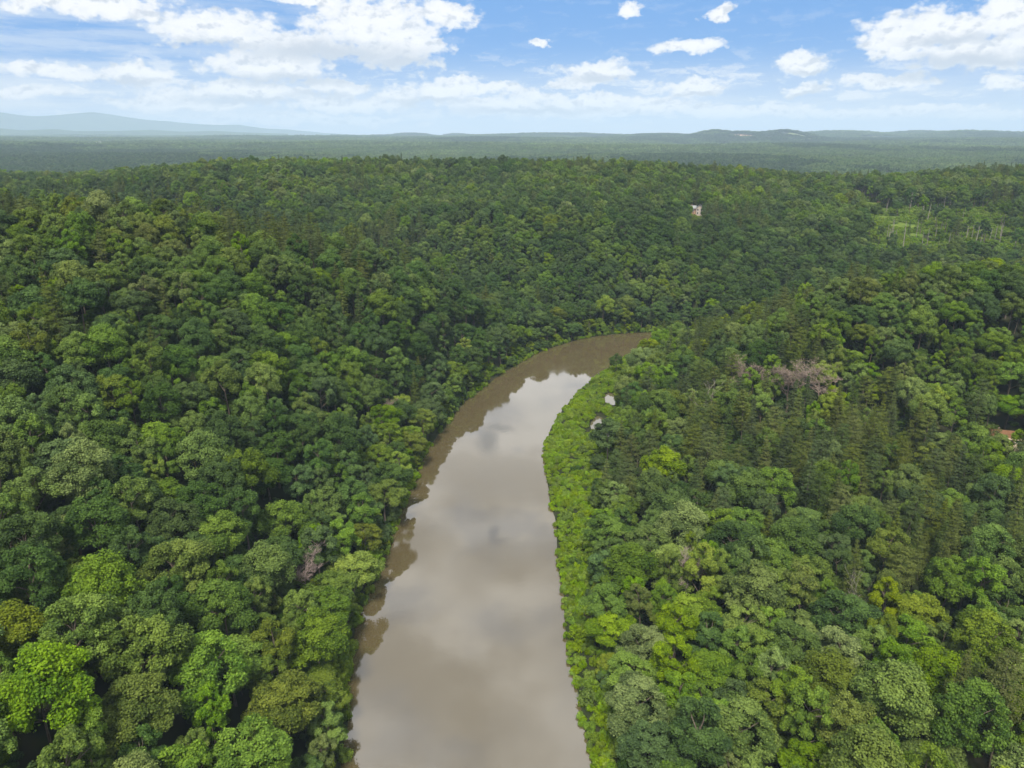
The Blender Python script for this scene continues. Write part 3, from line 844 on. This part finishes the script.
BUSH = [(shrub_mesh(760, 1.9, 3.0, LM['dark green'], 1300, .18), 'dark green'), (shrub_mesh(761, 2.0, 2.8, LM['mid green'], 1300, .18), 'mid green'), (shrub_mesh(762, 2.0, 3.2, LIME2, 1300, .18), 'fresh green')]
for (px, py, k, s, lab) in [(575, 472, 0, 1.1, 'dark green bush in the middle of the lime green strip on the right bank'),
        (596, 388, 1, 1.0, 'mid green bush on the lime strip just below the lone round tree'),
        (583, 452, 1, 1.1, 'mid green bush on the strip below the lower pond, towards the water'),
        (566, 520, 2, 1.3, 'fresh green bush where the lime strip starts to narrow on the right bank'),
        (574, 566, 1, 1.2, 'mid green bush at the narrow part of the strip on the right bank'),
        (580, 640, 2, 1.4, 'fresh green bush at the waterline near the lower right bank'),
        (588, 700, 1, 1.3, 'mid green bush overhanging the water lowest on the right bank')]:
    q = prow(px, py); me, w_ = BUSH[k]
    o = link(bpy.data.objects.new('riverside_bush', me)); o.location = (q[0], q[1], float(ground_z(q[0], q[1])) - .2); o.rotation_euler = (0, 0, px); o.scale = (s, s, s * .9)
    tag(o, lab, 'bush', 'bushes on the right bank')

# ------------------------------------------------------------------ dead and bare trees
DEADM = [bare_tree_mb(801, 13, .95, .30, 4, 6).mesh('branches', [DEADWOOD]), bare_tree_mb(802, 14, 1.0, .30, 4, 6).mesh('branches', [DEADWOOD]), bare_tree_mb(803, 15, .7, .26, 3, 4).mesh('branches', [PALEBARK])]
def dead(px, py, k, s, lab, lift=19, matl=None):
    q = hit(px, py, lift)
    o = link(bpy.data.objects.new('dead_tree', DEADM[k])); o.location = q; o.rotation_euler = (0, 0, px * .7); o.scale = s
    if matl: o.material_slots[0].link = 'OBJECT'; o.material_slots[0].material = matl
    return tag(o, lab, 'dead tree', 'dead and leafless trees in the forest')
PINKWOOD = plain_mat('pinkish dead twigs', (.17, .13, .105), (.27, .215, .18), 1.5, .95, .1)
DEADLIST = [(792, 370, 0, (1.7, 1.7, 1.22), 'big leafless tree with pinkish grey twigs, left one of the pair on the right hill', 19, PINKWOOD),
    (826, 376, 1, (1.6, 1.6, 1.18), 'leafless tree with pinkish grey twigs, right one of the pair on the right hill', 19, PINKWOOD),
    (744, 370, 1, (1.1, 1.1, 1.15), 'smaller leafless pinkish tree left of the big leafless pair', 19, PINKWOOD),
    (703, 392, 2, (.9, .9, 1.15), 'pale bare tree with upright forked branches left of the leafless trees on the right hill', 18, None),
    (382, 398, 0, (.8, .8, .95), 'brownish dead tree among green trees on the steep left bank', 17, PINKWOOD),
    (302, 546, 0, (.7, .7, .95), 'grey dead tree with spreading bare branches near the left bank, low in view', 17, None),
    (860, 585, 2, (.5, .5, 1.1), 'straight pale bare trunk showing in a dark gap of the right forest', 16, None),
    (690, 570, 1, (.5, .5, 1.0), 'thin grey leafless tree in a gap of the lower right forest', 16, None)]
for a in DEADLIST: dead(*a)
# bare poles on the open slope
def snag_mesh(seed, h):
    r = random.Random(seed); mb = MB()
    ln = r.uniform(-.6, .6)
    mb.tube([(0, 0, -.5), (ln * .2, 0, h * .35), (ln * .6, .1, h * .7), (ln, .2, h)], [.55, .46, .36, .16], 7)
    for k in range(9):
        z = h * r.uniform(.4, .97); a = r.uniform(0, 6.28); L = r.uniform(.8, 2.6)
        mb.tube([(ln * z / h, 0, z), (ln * z / h + L * .6 * math.cos(a), L * .6 * math.sin(a), z + .4), (ln * z / h + L * math.cos(a), L * math.sin(a), z + 1.0)], [.13, .09, .04], 4)
    return mb.mesh('pole', [PALEBARK])
SN = [snag_mesh(850 + k, 20 + k) for k in range(4)]
SNAGS = [(901, 262, 41, 'tallest pale bare trunk rising from the brush on the far right slope'),
    (888, 246, 17, 'short pale bare trunk left of the tallest bare trunk on the far slope'),
    (889, 196, 16, 'pale bare trunk beside the dirt road on the far slope'), (895, 201, 17, 'pale bare trunk just right of the trunk by the dirt road'),
    (910, 210, 17, 'pale bare trunk above the grassy clearing on the far slope'),
    (921, 225, 19, 'pale bare trunk leftmost of the close pair right of the clearing'), (927, 222, 18, 'pale bare trunk rightmost of the close pair right of the clearing'),
    (940, 234, 20, 'leaning pale bare trunk alone between the close pair and the right row'), (945, 230, 16, 'short pale bare trunk beside the leaning one on the far slope'),
    (957, 246, 14, 'short pale bare trunk low on the open far slope'),
    (966, 242, 16, 'pale bare trunk leftmost of the row at the right of the far slope'),
    (975, 246, 20, 'tall pale bare trunk in the middle of the row right on the far slope'), (983, 244, 18, 'pale bare trunk rightmost in the close row at the right of the far slope'),
    (1000, 238, 15, 'pale bare trunk apart from the row, nearer the right edge'), (1015, 246, 15, 'pale bare trunk at the very right edge of the far slope'),
    (686, 226, 15, 'pale bare trunk just below the hillside house'), (742, 232, 13, 'pale bare trunk right of the hillside house')]
for k, (px, py, hp, lab) in enumerate(SNAGS):
    q = hit(px, py); h = hp / F * q[1] * .98
    o = link(bpy.data.objects.new('bare_trunk', SN[k % 4])); o.location = q; o.rotation_euler = (random.uniform(-.06, .06), random.uniform(-.07, .07), k); o.scale = (.65, .65, h / (20 + k % 4))
    tag(o, lab, 'bare trunk', 'bare trunks on the far slope')
GREYBARK = plain_mat('grey bark', (.17, .155, .14), (.30, .275, .25), 2.0, .95, .1)
for k in range(26):
    px, py = random.uniform(862, 1022), random.uniform(205, 252)
    q = hit(px, py); h = random.uniform(11, 18)
    o = link(bpy.data.objects.new('thin_trunk', SN[k % 4])); o.location = q; o.rotation_euler = (random.uniform(-.05, .05), random.uniform(-.06, .06), k * 1.7); o.scale = (.42, .42, h / 21)
    o.material_slots[0].link = 'OBJECT'; o.material_slots[0].material = GREYBARK
    tag(o, 'thin grey trunk standing in the brush of the open slope at far right', 'bare trunk', 'thin grey trunks on the open slope')
# dark slim cedar beside the tallest trunk
q = hit(908, 236)
e = tree_thing('cedar_tree', 'cedar tree', None, PINES[3], NEEDLE['dark'], (q[0], q[1], q[2] - 3.5), 1, (.62, .62, .75)); tag(e, 'slim dark cedar beside the tallest bare trunk on the far right slope')

# ------------------------------------------------------------------ buildings
WALLP = plain_mat('pinkish siding', (.40, .34, .30), (.48, .41, .37), 1.2, .8); WALLD = plain_mat('red brown siding', (.20, .14, .115), (.26, .185, .15), 1.2, .8)
ROOFW = plain_mat('pale metal roof', (.22, .23, .24), (.30, .31, .32), .6, .5, .4); WOOD = plain_mat('deck wood', (.34, .22, .13), (.45, .30, .19), 2, .8)
GLASS = plain_mat('window glass', (.04, .05, .06), (.05, .06, .07), 1, .1, .6); WHITE = plain_mat('white trim', (.60, .59, .56), (.66, .65, .63), 2, .6)
def gable_roof(mb, x0, x1, y0, y1, ze, zr, th=.25, axis_x=True):
    if axis_x:
        ym = (y0 + y1) / 2
        A_ = [(x0, y0, ze), (x1, y0, ze), (x1, ym, zr), (x0, ym, zr)]; B2 = [(x0, y1, ze), (x0, ym, zr), (x1, ym, zr), (x1, y1, ze)]
    else:
        xm = (x0 + x1) / 2
        A_ = [(x0, y0, ze), (xm, y0, zr), (xm, y1, zr), (x0, y1, ze)]; B2 = [(x1, y0, ze), (x1, y1, ze), (xm, y1, zr), (xm, y0, zr)]
    for q in (A_, B2):
        t_ = [(a, b, c + th) for a, b, c in q]; mb.add(q + t_, [(0, 1, 2, 3), (7, 6, 5, 4), (0, 4, 5, 1), (1, 5, 6, 2), (2, 6, 7, 3), (3, 7, 4, 0)])
def gable_walls(mb, x0, x1, y0, y1, ze, zr, axis_x):
    if axis_x:
        ym = (y0 + y1) / 2
        mb.add([(x0, y0, -3), (x1, y0, -3), (x1, y1, -3), (x0, y1, -3), (x0, y0, ze), (x1, y0, ze), (x1, y1, ze), (x0, y1, ze), (x0, ym, zr), (x1, ym, zr)],
               [(0, 1, 5, 4), (2, 3, 7, 6), (1, 2, 6, 9, 5), (3, 0, 4, 8, 7)])
    else:
        xm = (x0 + x1) / 2
        mb.add([(x0, y0, -3), (x1, y0, -3), (x1, y1, -3), (x0, y1, -3), (x0, y0, ze), (x1, y0, ze), (x1, y1, ze), (x0, y1, ze), (xm, y0, zr), (xm, y1, zr)],
               [(1, 2, 6, 5), (3, 0, 4, 7), (0, 1, 5, 8, 4), (2, 3, 7, 9, 6)])
def root(name, loc, rz, label, cat):
    e = link(bpy.data.objects.new(name, None)); e.location = loc; e.rotation_euler = (0, 0, rz); return tag(e, label, cat)
def window(e, x, y, z, w_, h, side='y'):
    f = MB()
    if side == 'y':
        f.box((x - w_ / 2 - .12, y - .06, z - .12), (x + w_ / 2 + .12, y + .05, z + h + .12))
        g = MB(); g.box((x - w_ / 2, y - .10, z), (x + w_ / 2, y - .062, z + h))
    else:
        f.box((x - .06, y - w_ / 2 - .12, z - .12), (x + .05, y + w_ / 2 + .12, z + h + .12))
        g = MB(); g.box((x - .10, y - w_ / 2, z), (x - .062, y + w_ / 2, z + h))
    fo = f.build('window', WHITE, e); g.build('pane', GLASS, fo)
# hillside house
e = root('hillside_house', (HOUSE[0], HOUSE[1], HOUSE[2] + 1.4), -.28, 'pale roofed house half hidden by trees high on the far slope', 'house')
mb = MB(); gable_walls(mb, -6, .5, -3.5, 4.5, 5.2, 7.3, True); mb.build('wall', WALLD, e)
mb = MB(); gable_roof(mb, -6.5, .48, -4.1, 5.1, 5.1, 7.5); mb.build('roof', ROOFW, e)
mb = MB(); gable_walls(mb, .55, 6.5, -5, 4, 6.0, 8.4, False); w_ = mb.build('gable_wing', WALLP, e)
mb = MB(); gable_roof(mb, .1, 6.95, -5.6, 4.5, 5.9, 8.55, axis_x=False); mb.build('wing_roof', ROOFW, w_)
for x in (-4.6, -2.4): window(e, x, -3.5, 2.6, 1.1, 1.6)
for x in (2.0, 5.0):
    window(e, x, -5, 3.4, 1.2, 1.7); window(e, x, -5, .4, 1.2, 1.6)
mb = MB(); mb.box((-1.3, -3.62, .2), (-.3, -3.502, 2.5)); mb.build('door', WOOD, e)
mb = MB(); mb.box((-6.4, -6.2, -.2), (.4, -3.52, .05)); [mb.box((x, -6.2, -3), (x + .2, -6.0, -.2)) for x in (-6.4, -3.2, .2)]; [mb.box((-6.4, -6.2, z), (.4, -6.12, z + .08)) for z in (.5, .95)]; mb.build('deck', WOOD, e)
mb = MB(); mb.box((-4.4, 1.8, 6.0), (-3.6, 2.6, 8.6)); mb.build('chimney', WALLD, e)
# lodge at the right
TAN = plain_mat('tan fascia', (.62, .50, .36), (.70, .58, .43), 1.5, .7); SHING = plain_mat('brown shingles', (.12, .062, .032), (.19, .10, .055), 1.2, .9)
e = root('forest_cabin', (LODGE[0], LODGE[1], LODGE[2] + 1.5), -.30, 'tan cabin with a brown shingle roof among trees at the right edge', 'cabin'); e.scale = (.85, .85, .85)
mb = MB(); gable_walls(mb, -6, 6, -3.2, 3.2, 3.2, 5.0, True); mb.build('wall', TAN, e)
mb = MB(); gable_roof(mb, -6.8, 6.8, -4.0, 4.0, 2.9, 5.2); ro = mb.build('roof', SHING, e)
mb = MB(); mb.box((-6.85, -4.08, 2.62), (6.85, -3.98, 3.22)); mb.box((-6.85, 3.98, 2.62), (6.85, 4.08, 3.22)); mb.build('fascia', TAN, ro)
for x in (-4, 0, 4): window(e, x, -3.2, 1.0, 1.3, 1.3)
mb = MB(); mb.box((1.6, -3.3, .1), (2.6, -3.202, 2.3)); mb.build('door', WOOD, e)
mb = MB(); mb.box((-3.2, .8, 4.2), (-2.5, 1.5, 6.0)); mb.build('chimney', WALLD, e)
# a long pale building on the plain far left
q = hit(94, 146.2)
e = root('farm_building', (q[0], q[1], q[2] + 6), -.1, 'long low white building far off on the wooded plain at the left', 'building')
mb = MB(); gable_walls(mb, -40, 26, -14, 14, 10, 15, True); mb.build('wall', WHITE, e)
mb = MB(); gable_roof(mb, -41, 27, -15, 15, 9.9, 15.5, .8); mb.build('roof', ROOFW, e)
mb = MB(); gable_walls(mb, 32, 62, -10, 10, 14, 19, True); a_ = mb.build('annex', WHITE, e)
mb = MB(); gable_roof(mb, 31, 63, -11, 11, 13.9, 19.5, .8); mb.build('annex_roof', ROOFW, a_)

# ------------------------------------------------------------------ clearing, dirt road, far bare ground
def ribbon(pts, wid, name, mat, lift=.35):
    pts = resample(np.array(pts), 60); t = np.gradient(pts, axis=0); t /= np.linalg.norm(t, axis=1, keepdims=True)
    nrm = np.stack([-t[:, 1], t[:, 0]], 1); rows = 7; V = []
    wv = wid * (1 + .5 * fbm(pts[:, 0], pts[:, 1], 20, 210, 2)) * np.sqrt(np.clip(np.sin(np.linspace(0.05, PI - .05, 60)) * 3, 0, 1))
    for s in np.linspace(-1, 1, rows):
        p_ = pts + nrm * (wv * s / 2)[:, None]; V.append(np.c_[p_, ground_z(p_[:, 0], p_[:, 1]) + lift])
    i = np.arange(rows * 60).reshape(rows, 60)
    f = np.stack([i[:-1, :-1], i[:-1, 1:], i[1:, 1:], i[1:, :-1]], -1).reshape(-1, 4)
    return tag(link(bpy.data.objects.new(name, np_mesh(name, np.concatenate(V), f, [mat], True))), kind='structure')
DIRT = plain_mat('red clay', (.30, .155, .085), (.40, .23, .14), .6, .95, .05)
MEADOW = plain_mat('meadow', (.060, .105, .016), (.125, .17, .03), .12, .9, .05)
ribbon([c_[:2] for c_ in CLEAR], 24, 'meadow', MEADOW)
a, b, c_ = hit(850, 198), hit(866, 199), hit(893, 205)
ribbon([a[:2], b[:2], c_[:2]], 9, 'dirt_road', DIRT, .6)
def far_sheet(ctr, w_, dr, name, mat, lift=3):
    n_ = 30
    uu, vv = np.meshgrid(np.linspace(-1, 1, n_), np.linspace(-1, 1, n_)); rr = np.maximum(np.abs(uu), np.abs(vv)); L_ = np.hypot(uu, vv) + 1e-9
    uu, vv = uu * rr / L_, vv * rr / L_
    nz = 1 + .4 * fbm(uu * 50 + ctr[0], vv * 50, 30, 230, 2)
    x, y = ctr[0] + uu * w_ / 2 * nz, ctr[1] + vv * dr * nz
    V = np.stack([x, y, ground_z(x, y) + lift], -1).reshape(-1, 3); i = np.arange(n_ * n_).reshape(n_, n_)
    f = np.stack([i[:-1, :-1], i[:-1, 1:], i[1:, 1:], i[1:, :-1]], -1).reshape(-1, 4)
    return tag(link(bpy.data.objects.new(name, np_mesh(name, V, f, [mat], True))), kind='structure')
FIELD = plain_mat('pale field', (.13, .16, .07), (.20, .22, .11), .01, .95, .05)
CLAY = plain_mat('bare clay', (.30, .19, .125), (.40, .27, .19), .01, .95, .05)
for (c_, w_, dr_), p_ in zip(FARC, FARP): far_sheet(c_, w_, dr_, p_[4], CLAY if p_[4] == 'quarry_ground' else FIELD)

# ------------------------------------------------------------------ labels that single out each tree
def band(py, px):
    return 'at the bottom edge' if py > 690 else 'low' if py > 600 else 'below middle height' if py > 520 else 'at middle height' if py > 440 else 'up'
river_px = lambda py: np.interp(py, [330, 345, 400, 460, 520, 600, 680, 768], [620, 570, 510, 480, 475, 470, 468, 470])
cells = {}
for e, i in THINGS:
    py = float(np.clip(ppy[i], 0, 768)); px = float(ppx[i]); left = px < river_px(py)
    W3 = abs(px - river_px(py)) / (river_px(py) if left else 1024 - river_px(py))
    zone = 'beside river' if W3 < .40 else ('midway' if W3 < .72 else 'near %s edge' % ('left' if left else 'right'))
    B = (PINES if is_pine[i] else BROAD)[kindi[i]]
    noun = 'pine' if is_pine[i] else 'tree'
    col = {'olive': 'olive', 'dark': 'dark green'}.get(colour[i], colour[i]) if is_pine[i] else colour[i]
    bd = band(py, px); bw = {'up': 'high in', 'low': 'low in', 'at the bottom edge': 'bottom of', 'below middle height': 'lower middle of', 'at middle height': 'middle of'}[bd]
    key = (col, B['word'], noun, bw, 'left' if left else 'right', zone)
    cells.setdefault(key, []).append((abs(px - river_px(py)), e))
def nth(k, n):
    if n == 2: return ('nearer', 'farther')[k]
    return 'nearest' if k == 0 else ('farthest' if k == n - 1 else {1: 'second nearest', 2: 'third nearest', 3: 'fourth nearest', 4: 'fifth nearest'}.get(k, 'sixth nearest'))
for (col, word, noun, bw, side, zone), L_ in cells.items():
    L_.sort(key=lambda q: q[0])
    zz_ = {'beside the river': 'river end', 'midway': 'midway'}.get(zone, 'outer edge')
    for k, (_, e) in enumerate(L_):
        where = '%s %s forest, %s' % (bw, side, zone)
        lab = '%s %s %s, %s' % (col, word, noun, where)
        if len(L_) > 1: lab += ', %s water' % nth(k, len(L_))
        e['label'] = lab
print('label cells', len(cells), max(len(v) for v in cells.values()))
# EXTRAS END
# ------------------------------------------------------------------ haze
bpy.ops.mesh.primitive_cube_add(size=1)
hz = bpy.context.object; hz.name = 'haze'; hz.data.name = 'haze'
hz.scale = (50000, 31000, 640 - (GZ.min() - 1)); hz.location = (0, 9000, (640 + GZ.min() - 1) / 2)
m, nt, out = new_mat('haze')
pv = nt.nodes.new('ShaderNodeVolumePrincipled')
pv.inputs['Color'].default_value = (.59, .79, 1.0, 1); pv.inputs['Density'].default_value = 7.2e-5; pv.inputs['Density Attribute'].default_value = ''
pv.inputs['Anisotropy'].default_value = -.22
nt.links.new(pv.outputs[0], out.inputs['Volume'])
try: m.cycles.homogeneous_volume = True
except Exception: pass
hz.data.materials.append(m); tag(hz, kind='stuff')

# ------------------------------------------------------------------ sky
SUN_EL, SUN_AZ = math.radians(56), math.radians(-173)
w = bpy.data.worlds.new('World'); sc.world = w; w.use_nodes = True
nt = w.node_tree; nt.nodes.clear()
out = nt.nodes.new('ShaderNodeOutputWorld'); bg = nt.nodes.new('ShaderNodeBackground'); bg.inputs[1].default_value = .084
nt.links.new(bg.outputs[0], out.inputs[0])
sky = nt.nodes.new('ShaderNodeTexSky'); sky.sky_type = 'NISHITA'; sky.sun_disc = False; sky.sun_elevation = SUN_EL; sky.sun_rotation = SUN_AZ
sky.altitude = 300; sky.air_density = 1.0; sky.dust_density = .6; sky.ozone_density = 2.5
tc = nt.nodes.new('ShaderNodeTexCoord')
sep = nt.nodes.new('ShaderNodeSeparateXYZ'); nt.links.new(tc.outputs['Generated'], sep.inputs[0])
az = mathn(nt, 'ARCTAN2', sep.outputs[0], sep.outputs[1]); el = mathn(nt, 'ARCSINE', sep.outputs[2])
deg = 180 / PI
def comb(a, b, c=0.0):
    q = nt.nodes.new('ShaderNodeCombineXYZ')
    for k, v in enumerate((a, b, c)):
        if isinstance(v, (int, float)): q.inputs[k].default_value = v
        else: nt.links.new(v, q.inputs[k])
    return q.outputs[0]
ad = mathn(nt, 'MULTIPLY', az, deg); ed = mathn(nt, 'MULTIPLY', el, deg)
P0 = comb(ad, ed)
def noise(vec, scale, detail=5.0, rough=.55, col=False):
    q = nt.nodes.new('ShaderNodeTexNoise'); q.inputs['Scale'].default_value = scale; q.inputs['Detail'].default_value = detail; q.inputs['Roughness'].default_value = rough
    nt.links.new(vec, q.inputs[0]); return q.outputs[1 if col else 0]
def vmath(op, a, b=None, c=None):
    q = nt.nodes.new('ShaderNodeVectorMath'); q.operation = op
    for k, v in enumerate((a, b, c)):
        if v is None: continue
        if isinstance(v, tuple): q.inputs[k].default_value = v
        else: nt.links.new(v, q.inputs[k])
    return q
stretch = vmath('MULTIPLY', P0, (1, 1.5, 1)).outputs[0]
wob = vmath('SUBTRACT', noise(stretch, .45, 7, .62, True), (.5, .5, .5)).outputs[0]
P1 = vmath('MULTIPLY_ADD', wob, (2.9, 1.8, 0), P0).outputs[0]
def pix(px, py, hw, hh):
    """photo pixels of a cloud -> sky direction and half sizes in degrees"""
    d = ray(px, py)
    a = math.degrees(math.atan2(d[0], d[1])); e = math.degrees(math.asin(d[2] / np.linalg.norm(d)))
    k = math.degrees(1 / F); s = math.cos(math.atan((px - 512) / F))
    return a, e, hw * k * s, hh * k * s
def field(blobs, src):
    acc = None
    for b in blobs:
        a, e, hw, hh = pix(*b)
        q = vmath('MULTIPLY_ADD', src, (1 / hw, 1 / hh, 0), (-a / hw, -e / hh, 0)).outputs[0]
        l = vmath('LENGTH', q).outputs['Value']
        acc = l if acc is None else mathn(nt, 'SMOOTH_MIN', acc, l, .28)
    return acc
def ramp(v, a, b, c=0.0, d=1.0):
    q = nt.nodes.new('ShaderNodeMapRange'); q.interpolation_type = 'SMOOTHSTEP'
    q.inputs[1].default_value = a; q.inputs[2].default_value = b; q.inputs[3].default_value = c; q.inputs[4].default_value = d
    nt.links.new(v, q.inputs[0]); return q.outputs[0]
BIG = [(80, 4, 85, 14), (215, 28, 60, 18), (300, 45, 70, 12), (370, 25, 66, 24), (400, 45, 45, 22), (447, 14, 30, 11), (135, 74, 36, 10), (60, 72, 42, 8),
       (270, 66, 62, 15), (250, 92, 90, 11), (345, 105, 55, 8), (440, 92, 42, 13), (500, 105, 60, 10), (310, 2, 40, 5),
       (600, 70, 38, 10), (580, 82, 36, 7), (690, 47, 36, 7), (720, 14, 12, 8), (696, 86, 32, 9), (805, 63, 26, 9), (808, 90, 24, 6), (630, 10, 16, 6), (540, 42, 10, 5),
       (940, 30, 72, 20), (985, 52, 70, 18), (900, 40, 36, 18), (1010, 15, 40, 22), (880, 80, 48, 8), (1005, 84, 22, 5), (590, 103, 70, 8), (660, 107, 60, 7), (70, 116, 14, 4), (925, 109, 60, 5), (560, 113, 110, 6), (740, 110, 80, 6), (850, 114, 90, 5), (300, 120, 120, 5), (1000, 116, 60, 5), (480, 88, 50, 6), (180, 104, 70, 6), (20, 92, 60, 6), (160, 97, 30, 6), (215, 108, 42, 5), (330, 86, 40, 7), (400, 98, 24, 7), (455, 80, 22, 6), (480, 101, 30, 6), (540, 96, 26, 6), (650, 100, 24, 6), (740, 112, 30, 5), (30, 68, 26, 6), (280, 55, 40, 8)]
fld = field(BIG, P1)
def billow(vec, scale):
    q = nt.nodes.new('ShaderNodeTexVoronoi'); q.feature = 'SMOOTH_F1'; q.inputs['Scale'].default_value = scale; q.inputs['Smoothness'].default_value = .5
    q.inputs['Detail'].default_value = 2.0; q.inputs['Roughness'].default_value = .5
    nt.links.new(vec, q.inputs[0]); return q.outputs['Distance']
bw = vmath('MULTIPLY_ADD', wob, (.9, .9, 0), stretch).outputs[0]
bl = billow(bw, .85)
fine = noise(stretch, 1.7, 5, .55)
dens = mathn(nt, 'ADD', fld, mathn(nt, 'MULTIPLY', mathn(nt, 'SUBTRACT', fine, .5), .7))
dens = mathn(nt, 'ADD', dens, mathn(nt, 'MULTIPLY', mathn(nt, 'SUBTRACT', bl, .35), .6))
alpha = ramp(dens, 1.46, 1.0)
# grey undersides
GREY = [(330, 52, 90, 10), (400, 62, 40, 8), (285, 80, 70, 6), (960, 62, 65, 8), (700, 92, 22, 3), (600, 80, 32, 5), (215, 45, 50, 6), (950, 40, 40, 6), (130, 82, 26, 4), (250, 101, 60, 4), (430, 101, 44, 4), (810, 70, 18, 3), (806, 95, 20, 3), (940, 74, 60, 6), (1000, 62, 34, 5), (530, 112, 80, 4), (330, 96, 40, 4)]
gf = ramp(field(GREY, P1), 1.5, .2)
# thin veil low over the horizon and streaks at the left
veil = noise(vmath('MULTIPLY', P0, (.10, .9, 1)).outputs[0], 1.3, 6, .6)
veil_a = mathn(nt, 'MULTIPLY', ramp(veil, .34, .62), mathn(nt, 'ADD', ramp(ed, 5.5, .8, 0, .5), ramp(ad, -4, -30, 0, .45)), clamp=True)
# overcast deck higher up (what the river mirrors)
zz = mathn(nt, 'MAXIMUM', sep.outputs[2], .06)
deck_p = comb(mathn(nt, 'DIVIDE', sep.outputs[0], zz), mathn(nt, 'DIVIDE', sep.outputs[1], zz))
dk = noise(deck_p, 2.7, 5, .5); dk2 = noise(deck_p, 3.2, 5, .55)
deck_a = mathn(nt, 'MULTIPLY', ramp(ed, 9.5, 15.5), mathn(nt, 'MULTIPLY_ADD', ramp(dk2, .36, .52), .35, .65))
# small gaps mirrored in the river
def refl(px, py, hw, hh):
    d = ray(px, py); a = math.degrees(math.atan2(d[0], d[1])); e = math.degrees(math.atan2(-d[2], math.hypot(d[0], d[1])))
    k = math.degrees(1 / F); return a, e, hw * k, hh * k
gap = None
for g_ in [(494, 535, 6, 9), (497, 543, 11, 4), (488, 442, 12, 14), (497, 428, 18, 5)]:
    a, e, hw, hh = refl(*g_)
    q = vmath('MULTIPLY_ADD', vmath('MULTIPLY_ADD', wob, (1.1, 1.1, 0), P0).outputs[0], (1 / hw, 1 / hh, 0), (-a / hw, -e / hh, 0)).outputs[0]
    l = vmath('LENGTH', q).outputs['Value']; gap = l if gap is None else mathn(nt, 'MINIMUM', gap, l)
gap = ramp(gap, 1.5, .3)
skyc = sky.outputs[0]
CL = 9.5
blue = mixc(nt, skyc, (1.35, 3.9, 8.8), .85)
pale = mixc(nt, blue, (7.9, 8.8, 9.8), ramp(ed, 6.5, -.5, 0, .95))
c1 = mixc(nt, pale, (9.0, 9.5, 10.0), veil_a)
cloudc = mixc(nt, (11.2, 11.1, 11.0), (6.8, 7.3, 8.0), gf)
em1 = noise(stretch, .8, 4, .55); em2 = noise(vmath('ADD', stretch, (-.18, .42, 0)).outputs[0], .8, 4, .55)
emb = mathn(nt, 'SUBTRACT', em2, em1)
cloudc = mixc(nt, cloudc, (6.6, 7.1, 7.9), ramp(emb, .0, .22, 0, .8))
cloudc = mixc(nt, cloudc, (7.2, 7.9, 8.9), ramp(dens, .55, 1.25, 0, .35))
veil2 = noise(vmath('MULTIPLY_ADD', wob, (1.5, .8, 0), vmath('MULTIPLY', P0, (.32, 1.15, 1)).outputs[0]).outputs[0], 1.1, 6, .6)
v2a = mathn(nt, 'MULTIPLY', ramp(veil2, .50, .66), mathn(nt, 'MULTIPLY', ramp(ed, 6.2, 3.0, .12, .8), ramp(ed, .3, 1.4)), clamp=True)
c1 = mixc(nt, c1, (10.3, 10.4, 10.5), v2a)
c2 = mixc(nt, c1, cloudc, mathn(nt, 'MULTIPLY', alpha, .96))
deckc = mixc(nt, (7.4, 7.4, 7.5), (14.0, 13.9, 13.7), ramp(dk, .40, .60))
deckc = mixc(nt, deckc, (17.0, 17.2, 17.6), ramp(ed, 30, 17, 0, .85))
deckc = mixc(nt, deckc, (4.0, 5.2, 7.2), mathn(nt, 'MULTIPLY', gap, .72))
c3 = mixc(nt, c2, deckc, deck_a)
nt.links.new(c3, bg.inputs[0])
w.cycles.sampling_method = 'MANUAL'; w.cycles.sample_map_resolution = 512

# ------------------------------------------------------------------ sun, camera, render
sl = bpy.data.lights.new('sun', 'SUN'); sl.energy = 5.0; sl.angle = math.radians(11); sl.color = (1.0, .93, .80)
so = link(bpy.data.objects.new('sun', sl))
dirv = Vector((math.sin(SUN_AZ) * math.cos(SUN_EL), math.cos(SUN_AZ) * math.cos(SUN_EL), math.sin(SUN_EL)))
so.rotation_euler = dirv.to_track_quat('Z', 'Y').to_euler(); so.location = (0, 0, 300)
cam = bpy.data.cameras.new('camera'); cam.sensor_width = 36; cam.sensor_fit = 'HORIZONTAL'; cam.lens = F / W * 36
cam.clip_start = 1; cam.clip_end = 90000
co = link(bpy.data.objects.new('camera', cam)); co.location = (0, 0, CAMZ); co.rotation_euler = (PI / 2 - PITCH, 0, 0)
sc.camera = co
sc.view_settings.view_transform = 'Standard'; sc.view_settings.look = 'None'; sc.view_settings.gamma = 1; sc.view_settings.exposure = 0.25
sc.render.engine = 'CYCLES'
cy_ = sc.cycles
cy_.max_bounces = 4; cy_.diffuse_bounces = 1; cy_.glossy_bounces = 3; cy_.transmission_bounces = 2; cy_.volume_bounces = 0
cy_.use_denoising = True; cy_.denoiser = 'OPENIMAGEDENOISE'
cy_.sample_clamp_indirect = 4
